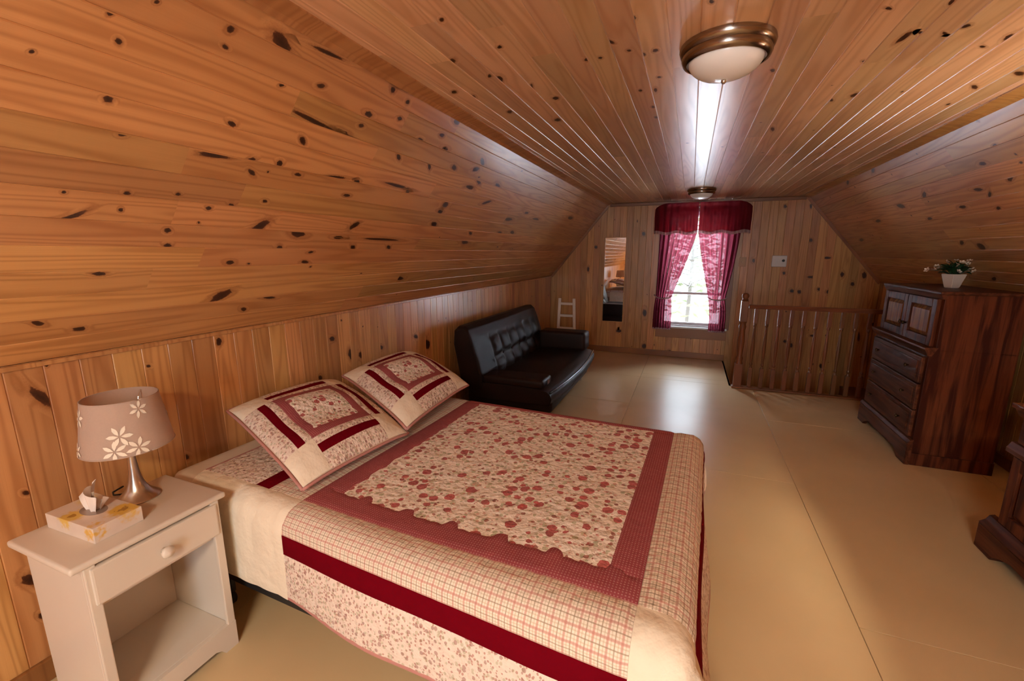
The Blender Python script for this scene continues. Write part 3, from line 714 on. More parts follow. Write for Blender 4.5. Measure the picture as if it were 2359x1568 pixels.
bm = bm_new(); box(bm, -1.02, 1.0, -.63, .65, .201, .36, .03, 3); obj('box_spring_body', bm, TICK, bs, smooth=True, auto=60)
ma = tag(bed_root('mattress'), 'white double mattress showing at the head beyond the quilt', 'mattress')
bm = bm_new(); box(bm, -1.035, 1.02, -.64, .66, .362, .583, .055, 4); mo = obj('mattress_body', bm, TICK, ma, smooth=True, auto=70)
bm = bm_new()
for z in (.415, .535):
    c = [(-1.02,-.64),(.99,-.64),(1.02,-.61),(1.02,.63),(.99,.66),(-1.02,.66),(-1.037,.63),(-1.037,-.61),(-1.02,-.64)]
    tube(bm, [(p[0], p[1], z) for p in c], .006, 6)
obj('piping', bm, PINKHEM, ma, smooth=True)

# quilt: flat cloth coordinates (u to the foot, v to the far side) draped over the mattress
U0, U1, VA, VB = -.30, .91, -.58, .72          # outer edge of the maroon frame
W1, W2, W3, WH = .185, .26, .445, .58                     # plaid, crimson, tiny floral bands end at these offsets
FU, NV, FV = 1.05, -.705, .705                 # fold lines
RR, ZT, FLARE = .075, .592, .10
def over(d, fl=FLARE):
    if d <= 0: return 0, 0
    if d < RR*math.pi/2: return RR*math.sin(d/RR), RR*(1-math.cos(d/RR))
    e = d - RR*math.pi/2
    return RR + fl*e, RR + e*math.sqrt(1-fl*fl)
def drape0(u, v):
    hm = max(0, min(1, (.9-u)/1.2))
    if v < VA: v += .045*hm*min(1, (VA-v)/.15)
    hd = max(0, min(1, (.15-u)/.9)); nv = NV + .055*hd       # tucked closer to the mattress towards the head
    du = u-(FU-RR); dn = (nv+RR)-v; df = v-(FV-RR)
    dv, sg = (dn, -1) if dn > df else (df, 1)
    cx = min(u, FU-RR); cy = max(nv+RR, min(FV-RR, v))
    a, b = max(du, 0), max(dv, 0)
    z = ZT + .006*math.sin(u*5+1)*math.sin(v*4.3) - .012*math.exp(-((u-.25)**2+(v-.1)**2)*3)
    if a == 0 and b == 0: return Vector((cx, cy, z))
    L = math.hypot(a, b); dx, dy = a/L, b/L*sg
    th = math.atan2(b, a)
    corner = math.sin(2*th)
    ft = a*a/(a*a+b*b)
    near = max(0, min(1, (.35-v)/.95))
    hz, dr = over(L, lerp(FLARE*(1-.9*hd), lerp(.03, .34, near) if sg < 0 or b == 0 else .03, ft))
    k = max(0, dr-.05)*(1-.7*hd)
    along = u if b > a else v
    hz += k*(.035*math.sin(along*9+1.3)*(1-corner) + .045*math.sin(along*4.1+.5)*(1-corner))
    hz += k*corner*((.26 + .20*math.sin(th*9.0)) if sg < 0 else .10)
    dr *= 1 - .36*corner
    zz = z - dr
    if zz < .02: zz = .02 + (zz-.02)*.02
    return Vector((cx + dx*hz, cy + dy*hz, zz))
def drape(u, v, h=0):
    p = drape0(u, v); e = .004
    n = (drape0(u+e, v)-drape0(u-e, v)).cross(drape0(u, v+e)-drape0(u, v-e))
    n = n.normalized() if n.length > 1e-9 else Vector((0,0,1))
    return p + n*h
def patch(surf, s0, s1, t0, t1, name, mat, parent, res=.028, h=.010, thick=.008, quilt=0, uvs=1.0, edge=None, puff=.004):
    """a sewn piece of cloth on surf(s, t, height); edges pulled down at the seams"""
    ns = max(4, int(abs(s1-s0)/res)); nt = max(4, int(abs(t1-t0)/res))
    verts, faces, uv = [], [], []
    for i in range(ns+1):
        for j in range(nt+1):
            a, b = i/ns, j/nt; s, t = lerp(s0, s1, a), lerp(t0, t1, b)
            if edge: s, t = edge(s, t, a, b)
            ed = min(a*abs(s1-s0), (1-a)*abs(s1-s0), b*abs(t1-t0), (1-b)*abs(t1-t0))
            hh = h - puff*math.exp(-(ed/.010)**2)
            if quilt: hh += .0035*(abs(math.sin(s*math.pi/quilt))*abs(math.sin(t*math.pi/quilt)) - .5)
            verts.append(tuple(surf(s, t, hh))); uv.append((s*uvs, t*uvs))
    idx = lambda i, j: i*(nt+1)+j
    for i in range(ns):
        for j in range(nt): faces.append((idx(i,j), idx(i+1,j), idx(i+1,j+1), idx(i,j+1)))
    rim = [idx(i,0) for i in range(ns)] + [idx(ns,j) for j in range(nt)] + [idx(i,nt) for i in range(ns,0,-1)] + [idx(0,j) for j in range(nt,0,-1)]
    low = {}
    for k in rim:
        i, j = divmod(k, nt+1); a, b = i/ns, j/nt; s, t = lerp(s0, s1, a), lerp(t0, t1, b)
        if edge: s, t = edge(s, t, a, b)
        low[k] = len(verts); verts.append(tuple(surf(s, t, h-puff-thick))); uv.append((s*uvs, t*uvs))
    for a, b in zip(rim, rim[1:]+rim[:1]): faces.append((b, a, low[a], low[b]))
    me = bpy.data.meshes.new(name); me.from_pydata(verts, [], faces)
    ul = me.uv_layers.new(name='UVMap')
    for l in me.loops: ul.data[l.index].uv = uv[l.vertex_index]
    for p in me.polygons: p.use_smooth = True
    me.set_sharp_from_angle(angle=R(55))
    return link(name, me, mat, parent)
qu = tag(bed_root('quilt'), 'patchwork quilt with strawberry floral centre and crimson stripes on the bed', 'quilt')
BWD = .095
def bumps(t): # little half round motifs that stand into the floral panel
    f = (t/.185) % 1.0; d = (f-.5)*.185
    return math.sqrt(max(0, .026**2 - d*d))*1.35 + .0025*math.sin(t*120)
def jag(t): return .010*abs(((t/.05) % 1)*2-1) + .006*math.sin(t*47)
patch(drape, U0+BWD-.02, U1-BWD+.02, VA+BWD-.02, VB-BWD+.02, 'floral_panel', FLORAL, qu, h=.008, quilt=.12)
patch(drape, U0, U1, VA, VA+BWD, 'maroon_band', CHECK, qu, res=.008, h=.011, edge=lambda s, t, a, b: (s, t + b*b*bumps(s)))
patch(drape, U0, U1, VB-BWD, VB, 'maroon_band', CHECK, qu, res=.016, h=.011)
patch(drape, U0, U0+BWD, VA+BWD, VB-BWD, 'maroon_band', CHECK, qu, res=.012, h=.011, edge=lambda s, t, a, b: (s + a*jag(t), t))
patch(drape, U1-BWD, U1, VA+BWD, VB-BWD, 'maroon_band', CHECK, qu, res=.016, h=.011)
for (n, m, a, b, q) in (('plaid_band', PLAID, 0, W1, .07), ('crimson_band', CRIMSON, W1, W2, 0), ('tiny_floral_band', SMALLF, W2, W3-.012, .07), ('binding', PINKHEM, W3-.012, W3, 0)):
    ha, hb = (a if a < W3-.013 else WH-.012), (WH-.012 if n == 'tiny_floral_band' else WH if n == 'binding' else b)
    patch(drape, U0, U1, VA-b, VA-a, n, m, qu, quilt=q)
    patch(drape, U0, U1, VB+a, VB+b, n, m, qu, quilt=q)
    patch(drape, U1+a, U1+b, VA, VB, n, m, qu, quilt=q)
    patch(drape, U0-hb, U0-ha, VA, VB, n, m, qu, quilt=q)
for s0, s1, t0, t1 in ((U0-WH, U0, VA-W3, VA), (U1, U1+W3, VA-W3, VA), (U0-WH, U0, VB, VB+W3), (U1, U1+W3, VB, VB+W3)):
    patch(drape, s0, s1, t0, t1, 'cream_corner_square', CREAM, qu, res=.02, quilt=.12)
bm = bm_new(); grid(bm, lambda a, b: drape(lerp(U0-WH+.006, U1+W3-.006, a), lerp(VA-W3+.006, VB+W3-.006, b), .001), 80, 70); obj('lining', bm, LINEN, qu, smooth=True)

# pillows --------------------------------------------------------------------
def pillow(name, label, FN, FF, BN, BF, puff):
    FN, FF, BN, BF = map(Vector, (FN, FF, BN, BF))
    ctr = (FN+FF+BN+BF)/4
    nrm = ((BN-FN)+(BF-FF)).cross((FF-FN)+(BF-BN)).normalized()
    if nrm.z < 0: nrm = -nrm
    root = tag(empty(name, tuple(ctr)), label, 'pillow', 'patchwork pillows at the head of the bed')
    half = .33
    def pt(s, t, top, h=0):
        a, b = (s/half+1)/2, (t/half+1)/2      # s: front->back, t: near->far
        p = FN*(1-a)*(1-b) + BN*a*(1-b) + FF*(1-a)*b + BF*a*b
        x, y = max(-1, min(1, s/half)), max(-1, min(1, t/half))
        bul = max(0, (1-abs(x)**2.6))**.62 * max(0, (1-abs(y)**2.6))**.62
        w = .010*math.sin(7*x+2*y)*(1-abs(y)**3)
        sag = -.018*(abs(x*y))**3
        return p + nrm*((puff*bul + .006 + w*bul if top else -puff*.55*bul - .004) + h + sag) - ctr
    bm = bm_new(); n = 26
    grid(bm, lambda a, b: pt((2*a-1)*half, (2*b-1)*half, True, -.004), n, n)
    grid(bm, lambda a, b: pt((2*a-1)*half, (2*b-1)*half, False), n, n, True)
    bmesh.ops.remove_doubles(bm, verts=bm.verts, dist=.0005)
    # close the rim
    be = [e for e in bm.edges if e.is_boundary]
    bmesh.ops.bridge_loops(bm, edges=be) if be else None
    obj('pillow_body', bm, LINEN, root, smooth=True)
    S = lambda s, t, h: pt(s, t, True, h)
    c0, c1, c2, c3 = .40*half, .55*half, .66*half, .78*half
    def e1(s, t, a, b): return (s, t)
    P = lambda *k, **kw: patch(S, *k[:4], k[4], k[5], root, res=.016, h=.002, thick=.003, puff=.002, **kw)
    P(-c0-.01, c0+.01, -c0-.01, c0+.01, 'floral_panel', FLORAL, uvs=1.25)
    P(-c1, -c0, -c1, c1, 'maroon_band', CHECK, edge=lambda s, t, a, b: (s + a*.5*jag(t), t)); P(c0, c1, -c1, c1, 'maroon_band', CHECK)
    P(-c0, c0, -c1, -c0, 'maroon_band', CHECK, edge=lambda s, t, a, b: (s, t + b*.5*jag(s))); P(-c0, c0, c0, c1, 'maroon_band', CHECK)
    for nm, m, a, b in (('plaid_band', SMALLF, c1, c2), ('crimson_band', CRIMSON, c2, c3), ('tiny_floral_band', SMALLF, c3, half*.985)):
        P(-b, -a, -c1, c1, nm, m); P(a, b, -c1, c1, nm, m); P(-c1, c1, -b, -a, nm, m); P(-c1, c1, a, b, nm, m)
    e = half*.985
    for s0, s1, t0, t1 in ((-e,-c1,-e,-c1), (c1,e,-e,-c1), (-e,-c1,c1,e), (c1,e,c1,e)): P(s0, s1, t0, t1, 'cream_corner_square', CREAM)
    bm = bm_new(); ring = []
    for k in range(96):
        q = k/96*4; i = int(q); f = q-i
        s, t = ((2*f-1, -1), (1, 2*f-1), (1-2*f, 1), (-1, 1-2*f))[i]; ring.append(pt(s*half, t*half, True, -.004))
    tube(bm, ring + ring[:1], .007, 6); obj('piping', bm, PINKHEM, root, smooth=True)
pillow('pillow', 'patchwork pillow at the nightstand side of the bed head', (-1.29, 1.10, .640), (-1.21, 1.66, .655), (-1.94, 1.29, .795), (-1.90, 1.92, .775), .075)
pillow('pillow', 'patchwork pillow at the sofa side of the bed head', (-1.205, 1.645, .685), (-1.25, 2.37, .690), (-1.86, 1.94, .800), (-1.79, 2.52, .825), .075)

# ------------------------------------------------------------------ nightstand
ns = tag(empty('nightstand', (-1.70, .75, 0)), 'small cream nightstand with one drawer and open shelf', 'nightstand')
nx0, nx1, ny0, ny1 = -.165, .150, -.195, .195     # body, front at +x
def npart(name, mat, *boxes, bev=.003, parent=ns):
    bm = bm_new()
    for q in boxes: box(bm, *q, bev)
    return obj(name, bm, mat, parent)
bm = bm_new(); box(bm, -.178, .168, -.226, .222, .615, .637, .009, 3); obj('top', bm, WHITEP, ns, smooth=True, auto=40)
for s in (ny0, ny1-.018): npart('side_panel', WHITEP, (nx0, nx1, s, s+.018, 0, .615))
npart('back_panel', WHITEP, (nx0, nx0+.01, ny0+.018, ny1-.018, .06, .615))
npart('shelf', WHITEP, (nx0+.01, nx1-.004, ny0+.018, ny1-.018, .088, .106))
npart('divider', WHITEP, (nx0+.01, nx1-.004, ny0+.018, ny1-.018, .468, .484))
npart('stile', WHITEP, (nx1-.003, nx1+.012, ny0, ny0+.028, .03, .615)); npart('stile', WHITEP, (nx1-.003, nx1+.012, ny1-.028, ny1, .03, .615))
dr = npart('drawer', WHITEP, (nx1-.02, nx1+.019, ny0+.012, ny1-.012, .487, .608), bev=.006)
bm = bm_new(); lathe(bm, [(0, 0), (.009, 0), (.008, .010), (.017, .018), (.020, .026), (.016, .034), (0, .037)], 20, Matrix.Translation((nx1+.018, 0, .547)) @ Matrix.Rotation(R(90), 4, 'Y')); obj('knob', bm, WHITEP, dr, smooth=True)
bm = bm_new(); prism(bm, [(ny0,0),(ny0+.05,0),(ny0+.065,.022),(ny0+.085,.034),(ny1-.085,.034),(ny1-.065,.022),(ny1-.05,0),(ny1,0),(ny1,.106),(ny0,.106)], 'x', nx1-.003, nx1+.013); obj('base_apron', bm, WHITEP, ns)

def table_lamp(x, y, z, label, lit):
    t = tag(empty('table_lamp', (x, y, z)), label, 'lamp', 'matching table lamps')
    prof = [(.0, 0), (.064, 0), (.066, .004), (.060, .010), (.044, .022), (.031, .040), (.022, .065), (.016, .100), (.012, .150), (.011, .185), (.014, .19), (.014, .20), (0, .20)]
    bm = bm_new(); lathe(bm, prof, 36); obj('base', bm, NICKEL, t, smooth=True, auto=50)
    bm = bm_new(); tube(bm, [(-.055, -.01, .006), (-.09, -.03, .004), (-.115, -.02, .004), (-.13, .02, .004)], .003, 6); obj('cord', bm, BLACKM, t, smooth=True)
    bm = bm_new(); tube(bm, [(0,0,.20), (0,0,.24)], .012, 12); obj('socket', bm, NICKEL, t, smooth=True, auto=50)
    bm = bm_new(); lathe(bm, [(.0, .24), (.012, .24), (.016, .255), (.028, .28), (.030, .30), (.022, .322), (0, .332)], 20); obj('bulb', bm, glow('lit_bulb', WARM, lit) if lit else OPAL, t, smooth=True)
    z0, z1, r0, r1 = .203, .382, .130, .104
    bm = bm_new(); lathe(bm, [(r0, z0), (r0-.001, z0+.002), (r1, z1), (r1-.003, z1), (r0-.004, z0), (r0, z0)], 48, cap=False); sh = obj('shade', bm, SHADE, t, smooth=True, auto=40)
    bm = bm_new()
    bm.free()
    for zz, rr in ((z0+.001, r0-.001), (z1-.001, r1-.001)):
        bm = bm_new(); tube(bm, [(rr*math.cos(a), rr*math.sin(a), zz) for a in [i*math.pi/24 for i in range(49)]], .0022, 6); obj('shade_rim', bm, SHADE, sh, smooth=True)
    bm = bm_new()
    for a in (0, 2.094, 4.189): tube(bm, [(0,0,.235), (.05*math.cos(a), .05*math.sin(a), .25), ((r1-.02)*math.cos(a), (r1-.02)*math.sin(a), z1-.03), ((r1-.004)*math.cos(a), (r1-.004)*math.sin(a), z1-.008)], .0018, 6)
    obj('harp', bm, NICKEL, t)
    def onsh(a, zz, lift=.0012):
        f = (zz-z0)/(z1-z0); r = lerp(r0, r1, f) + lift; return (r*math.cos(a), r*math.sin(a), zz)
    for a0, zc, sz, rot in ((R(-4), .352, .030, .3), (R(-34), .275, .036, .0), (R(-42), .228, .034, .5), (R(-14), .228, .034, .25), (R(-100), .335, .032, .2), (R(-105), .225, .03, .7), (R(70), .30, .034, 0), (R(130), .25, .034, .4), (R(190), .32, .034, .1)):
        bm = bm_new()
        for k in range(6):
            th = rot + k*math.pi/3; pts = []
            for (d, w) in ((.10, 0), (.45, .16), (.75, .17), (1.05, 0), (.75, -.17), (.45, -.16)):
                lx, lz = sz*(d*math.cos(th) - w*math.sin(th)), sz*(d*math.sin(th) + w*math.cos(th))
                zz = max(z0+.002, min(z1-.002, zc+lz)); pts.append(bm.verts.new(onsh(a0 + lx/.128, zz)))
            bm.faces.new(pts)
        obj('printed_flower', bm, SHADEF, sh)
    return t
table_lamp(-1.785, .828, .637, 'unlit lamp with white flower shade on the cream nightstand', 0)

# tissue box -------------------------------------------------------------------
def tissue_mat():
    m = MT('yellow_flower_carton'); tc = m.n('ShaderNodeTexCoord', out=3)
    c = m.mix(m.noise(tc, 14, 2), (.78, .64, .52), (.62, .48, .40))
    for (px, py, pz), r, col in (((.085, .035, .05), .050, (.72, .42, .07)), ((-.02, -.045, .05), .042, (.70, .44, .10)), ((.10, -.05, .03), .030, (.70, .40, .08)), ((-.09, .03, .05), .035, (.74, .55, .28))):
        d = m.n('ShaderNodeVectorMath', {0: tc, 1: (px, py, pz)}, out=1, operation='DISTANCE')
        d = m.math('ADD', d, m.math('MULTIPLY', m.math('SUBTRACT', m.noise(tc, 75, 2), .5), .045))
        c = m.mix(m.ramp(m.math('DIVIDE', d, r), ((.62, 1.0), (1.0, 0.0))), c, col)
        c = m.mix(m.math('LESS_THAN', d, r*.25), c, (.42, .20, .03))
    return m.P(Base_Color=c, Roughness=.45)
tb = tag(empty('tissue_box', (-1.730, .680, .637), R(2)), 'flat tissue box with yellow flower print on the nightstand', 'tissue box')
bm = bm_new(); box(bm, -.122, .122, -.066, .066, 0, .050, .002); obj('carton', bm, tissue_mat(), tb)
bm = bm_new()
lathe(bm, [(.0, .0), (.030, 0), (.030, .0008), (0, .0008)], 20, Matrix.Translation((0,0,.0495)) @ Matrix.Scale(1.6, 4, (1,0,0))); obj('opening', bm, plain('carton_slit_film', (.30, .22, .18), .3, nscale=20), tb)
bm = bm_new()
def tis(s, t, ph):
    return ((s-.5)*(.042+.055*t*(1-.5*t)) + .012*t*t, ph*.006*(1-t) + (.010*math.sin(s*8+ph)+.006*math.sin(s*17))*(.35+.8*t) + ph*.010*t, .049 + t*(.062 + .022*math.sin(s*4.2+ph*.8+.4) + .008*math.sin(s*14)))
for ph in (-1, 1): grid(bm, lambda s, t: tis(s, t, ph), 24, 8)
obj('tissue', bm, plain('tissue_paper', (.82, .70, .62), .9, nscale=40, namt=.04), tb, smooth=True)

# ------------------------------------------------------------------ sofa
sf = tag(empty('sofa', (0,0,0)), 'dark brown leather sofa bed with tufted back against the knee wall', 'sofa')
SY0, SY1 = 3.38, 5.24
def spart(name, fn, smooth=True, mat=LEATHER, parent=sf, auto=60):
    bm = bm_new(); fn(bm); return obj(name, bm, mat, parent, smooth=smooth, auto=auto if smooth else None)
def seatf(b):
    prof = [(-1.80,.20),(-1.80,.345),(-1.70,.362),(-1.4,.368),(-1.15,.362),(-1.06,.345),(-1.025,.315),(-1.012,.275),(-1.02,.235),(-1.05,.215)]
    ny = 24; n = len(prof)
    vs_ = []
    for j in range(ny+1):
        f = j/ny; y = lerp(SY0+.03, SY1-.03, f); bow = .055*(1-(2*f-1)**2); e = min(f, 1-f)*ny
        sq = 1 - (.018 if e == 0 else .006 if e == 1 else 0)*10*.5
        vs_.append([b.verts.new((x + bow*max(0, (x+1.80)/.8), y, .28+(z-.28)*sq)) for x, z in prof])
    for j in range(ny):
        for i in range(n): b.faces.new((vs_[j][i], vs_[j][(i+1)%n], vs_[j+1][(i+1)%n], vs_[j+1][i]))
    b.faces.new(vs_[0]); b.faces.new(vs_[-1][::-1])
seat = spart('seat', seatf)
spart('seat_piping', lambda b: tube(b, [(-1.028 + .055*(1-(2*j/20-1)**2), lerp(SY0+.04, SY1-.04, j/20), .330) for j in range(21)], .010, 8), parent=seat, mat=plain('glossy_leather_piping', (.02, .012, .010), .22, nscale=20))
spart('base', lambda b: box(b, -1.90, -1.06, SY0+.20, SY1-.18, .085, .235, .03, 3))
def back_fn(s, t):
    """outer skin of the backrest: s along the sofa, t round the section"""
    sec = [(-1.66,.30),(-1.655,.42),(-1.70,.58),(-1.755,.74),(-1.79,.825),(-1.83,.862),(-1.89,.858),(-1.93,.82),(-1.94,.70),(-1.90,.50),(-1.86,.30)]
    L = t*(len(sec)-1); i = min(int(L), len(sec)-2); f = L-i
    x, z = lerp(sec[i][0], sec[i+1][0], f), lerp(sec[i][1], sec[i+1][1], f)
    y = lerp(SY0, SY1-.02, s)
    # tufted field
    yy = (y-(SY0+.36))/(SY1-.12-(SY0+.36))
    if 0 < yy < 1 and .30 < z < .735 and t < .42:
        cols = 6; fx = (yy*cols) % 1; fz = ((z-.30)/.215) % 1
        pill = (math.sin(math.pi*fx)**.45)*(math.sin(math.pi*fz)**.45)
        x += .040*pill - .018
    e = min(s, 1-s); 
    if e < .03:
        k = 1-(1-e/.03)**2; cx, cz = -1.79, .58
        x = cx + (x-cx)*(.86+.14*math.sqrt(max(k,0))); z = cz + (z-cz)*(.90+.10*math.sqrt(max(k,0)))
    return (x, y, z)
def backf(b):
    grid(b, back_fn, 120, 70)
    for s in (0, 1):
        ring = [b.verts.new(back_fn(s, j/40)) for j in range(41)]
        b.faces.new(ring if s else ring[::-1])
bk = spart('backrest', backf, auto=75)
for k in range(1, 6):
    y = lerp(SY0+.36, SY1-.12, k/6)
    spart('button', lambda b: lathe(b, [(0, .010), (.008, .008), (.012, 0)], 12, Matrix.Translation((-1.695, y, .515)) @ Matrix.Rotation(R(72), 4, 'Y')), parent=bk)
def armf(y0, y1, z0, z1):
    def f(b):
        box(b, -1.66, -1.085, y0, y1, z0, z1, min(.045, (z1-z0)*.45), 4)
    return f
spart('armrest', armf(SY0+.02, SY0+.27, .355, .432))
spart('armrest', armf(SY1-.25, SY1+.01, .355, .575))
spart('care_tag', lambda b: box(b, -1.084, -1.082, SY0+.14, SY0+.20, .372, .412), False, mat=plain('grey_tag', (.20, .14, .13), .6, nscale=30))
for lx in (-1.80, -1.13):
    for ly in (SY0+.28, SY1-.24):
        spart('leg', lambda b: lathe(b, [(0, 0), (.018, 0), (.024, .09), (0, .09)], 14, Matrix.Translation((lx, ly, 0))), mat=NICKEL, auto=40)

# small white ladder in the corner ------------------------------------------------
la = tag(empty('ladder', (-1.755, 6.60, 0)), 'small white wooden ladder leaning in the corner behind the sofa', 'ladder')
def rail_(sx):
    bm = bm_new()
    p0, p1 = Vector((sx*.140+.06, -.16, .0)), Vector((sx*.112, .06, .80))
    d = p1-p0; M = Matrix.Translation(p0) @ d.to_track_quat('Z', 'Y').to_matrix().to_4x4()
    box(bm, -.022, .022, -.014, .014, .004, d.length, .004, 2, M); obj('rail', bm, LADW, la)
rail_(-1); rail_(1)
for z in (.16, .35, .54, .72):
    f = z/.80; hw = lerp(.140, .112, f); y = lerp(-.16, .06, f); ox = lerp(.06, 0, f)
    bm = bm_new(); box(bm, ox-hw, ox+hw, y-.012, y+.012, z-.019, z+.019, .004); obj('rung', bm, LADW, la)

# ------------------------------------------------------------------ railing
rl = tag(empty('stair_railing', (0, STY, 0)), 'brown wooden railing with turned balusters around the stairwell', 'railing')
nw = [(.046,.0),(.046,.30),(.030,.33),(.036,.36),(.026,.40),(.034,.50),(.037,.58),(.028,.70),(.036,.73),(.030,.76)]
def newel(x):
    t = empty('newel_post', (x, -.03, 0)); t.parent = rl
    bm = bm_new(); box(bm, -.040, .040, -.040, .040, 0, .28, .004); obj('post_base', bm, RAILW, t)
    bm = bm_new(); lathe(bm, [(.04,.28),(.030,.31),(.038,.34),(.028,.37),(.034,.46),(.038,.54),(.030,.66),(.038,.70),(.030,.73),(.042,.76)], 24); obj('turning', bm, RAILW, t, smooth=True, auto=50)
    bm = bm_new(); box(bm, -.036, .036, -.036, .036, .755, .985, .005); obj('post_head', bm, RAILW, t)
    bm = bm_new(); lathe(bm, [(.028,.985),(.034,.995),(.024,1.005),(.036,1.03),(.036,1.045),(.026,1.064),(.0,1.072)], 24); obj('finial', bm, RAILW, t, smooth=True, auto=60)
newel(.585)
bm = bm_new(); prism(bm, [(-.028,.902),(.028,.902),(.031,.918),(.020,.945),(-.020,.945),(-.031,.918)], 'x', .63, XR-.005, .004)
for v in bm.verts: v.co.y -= .03
obj('handrail', bm, RAILW, rl)
bm = bm_new(); box(bm, .53, XR-.005, -.085, .0, .0005, .022, .006); obj('nosing', bm, RAILW, rl)
tb_ = bm_new(); box(tb_, -.019, .019, -.019, .019, .022, .24, .003); box(tb_, -.017, .017, -.017, .017, .74, .903, .003)
lathe(tb_, [(.017,.24),(.011,.262),(.017,.28),(.011,.30),(.018,.42),(.019,.48),(.013,.64),(.011,.70),(.017,.72),(.015,.745)], 12)
bme = bpy.data.meshes.new('baluster'); bmesh.ops.recalc_face_normals(tb_, faces=tb_.faces); tb_.to_mesh(tb_m := bme); tb_.free(); bme.materials.append(RAILW)
x = .705
while x < XR-.03:
    o = link('baluster', bme, RAILW, rl); o.location = (x, -.03, 0); x += .1125

# ------------------------------------------------------------------ armoire
ar = tag(empty('armoire', (0,0,0)), 'dark stained armoire with two panel doors above three drawers', 'armoire')
AX0, AX1, AY0, AY1, AH = 1.555, 2.02, 3.79, 4.72, 1.225
AXU = 1.585        # upper cupboard stands a little back
def apart(name, mat, *boxes, bev=.004, parent=ar):
    bm = bm_new()
    for q in boxes: box(bm, *q, bev)
    return obj(name, bm, mat, parent)
apart('body', DARK, (AX0+.012, AX1, AY0, AY1, .02, .85), (AXU+.012, AX1, AY0, AY1, .84, AH))
apart('top', DARKY, (AXU-.020, AX1+.005, AY0-.018, AY1+.018, AH, AH+.022), bev=.008)
bm = bm_new(); prism(bm, [(AXU-.003,AH-.03),(AXU+.02,AH-.03),(AXU+.02,AH),(AXU-.015,AH)], 'y', AY0-.012, AY1+.012); obj('crown_moulding', bm, DARKY, ar)
ZD = .855
ym = (AY0+AY1)/2
def panel_door(y0, y1, z0, z1, xf, kn, parent=ar, name='door', knobm=BRASS, pm=DARK):
    w = .058; bm = bm_new()
    for q in ((y0, y0+w, z0, z1), (y1-w, y1, z0, z1), (y0+w, y1-w, z0, z0+w), (y0+w, y1-w, z1-w, z1)): box(bm, xf-.012, xf+.012, q[0], q[1], q[2], q[3], .004)
    d = obj(name, bm, DARK, parent)
    bm = bm_new(); b2 = bmesh.new()
    A = [(y0+w, z0+w), (y1-w, z0+w), (y1-w, z1-w), (y0+w, z1-w)]; k = .028
    B = [(y0+w+k, z0+w+k), (y1-w-k, z0+w+k), (y1-w-k, z1-w-k), (y0+w+k, z1-w-k)]
    va_ = [b2.verts.new((xf+.006, p[0], p[1])) for p in A]; vb_ = [b2.verts.new((xf-.009, p[0], p[1])) for p in B]
    for i in range(4): b2.faces.new((va_[i], va_[(i+1)%4], vb_[(i+1)%4], vb_[i]))
    b2.faces.new(vb_); merge(bm, b2); obj('raised_panel', bm, pm, d)
    bm = bm_new(); lathe(bm, [(0, 0), (.007, 0), (.006, .010), (.013, .018), (.014, .024), (0, .030)], 14, Matrix.Translation((xf-.011, kn[0], kn[1])) @ Matrix.Rotation(R(-90), 4, 'Y')); obj('knob', bm, knobm, d, smooth=True)
    return d
panel_door(AY0+.035, ym-.003, ZD+.01, AH-.035, AXU, (ym-.03, ZD+.12), pm=HONEY)
panel_door(ym+.003, AY1-.035, ZD+.01, AH-.035, AXU, (ym+.03, ZD+.12), pm=HONEY)
bm = bm_new(); prism(bm, [(AX0-.022,ZD-.006),(AX0-.022,ZD+.006),(AXU+.02,ZD+.010),(AX0+.02,ZD-.05),(AX0-.004,ZD-.05),(AX0-.010,ZD-.03)], 'y', AY0-.02, AY1+.02); obj('waist_moulding', bm, DARKY, ar)
def drawer(y0, y1, z0, z1, xf, knobs, parent=ar):
    bm = bm_new(); box(bm, xf-.010, xf+.014, y0, y1, z0, z1, .006)
    d = obj('drawer', bm, DARKY, parent)
    bm = bm_new(); box(bm, xf-.016, xf-.009, y0+.035, y1-.035, z0+.03, z1-.03, .005); obj('field', bm, DARKY, d)
    for ky in knobs:
        bm = bm_new(); lathe(bm, [(0, 0), (.007, 0), (.006, .010), (.013, .018), (.015, .024), (0, .030)], 14, Matrix.Translation((xf-.014, ky, (z0+z1)/2)) @ Matrix.Rotation(R(-90), 4, 'Y')); obj('knob', bm, BRASS, d, smooth=True)
for z0, z1 in ((.60, .785), (.405, .59), (.20, .395)): drawer(AY0+.03, AY1-.03, z0, z1, AX0, (AY0+.19, AY1-.19))
def bracket(y0, y1, x0, x1, parent, top=.165):
    pts = [(y0,0),(y0+.13,0),(y0+.15,.03),(y0+.20,.055),(y0+.27,.075),((y0+y1)/2,.06),(y1-.27,.075),(y1-.20,.055),(y1-.15,.03),(y1-.13,0),(y1,0),(y1,top),(y0,top)]
    bm = bm_new(); prism(bm, pts, 'x', x0, x1, .004); return obj('base_apron', bm, DARKY, parent)
bracket(AY0-.018, AY1+.018, AX0-.022, AX0+.012, ar)
apart('base_side', DARK, (AX0+.012, AX1, AY0-.012, AY0, 0, .09)); apart('base_side', DARK, (AX0+.012, AX1, AY1, AY1+.012, 0, .09))
bm = bm_new(); prism(bm, [(AX0-.022,.165),(AX0+.012,.165),(AX0+.012,.19),(AX0-.006,.185)], 'y', AY0-.018, AY1+.018); obj('base_moulding', bm, DARKY, ar)

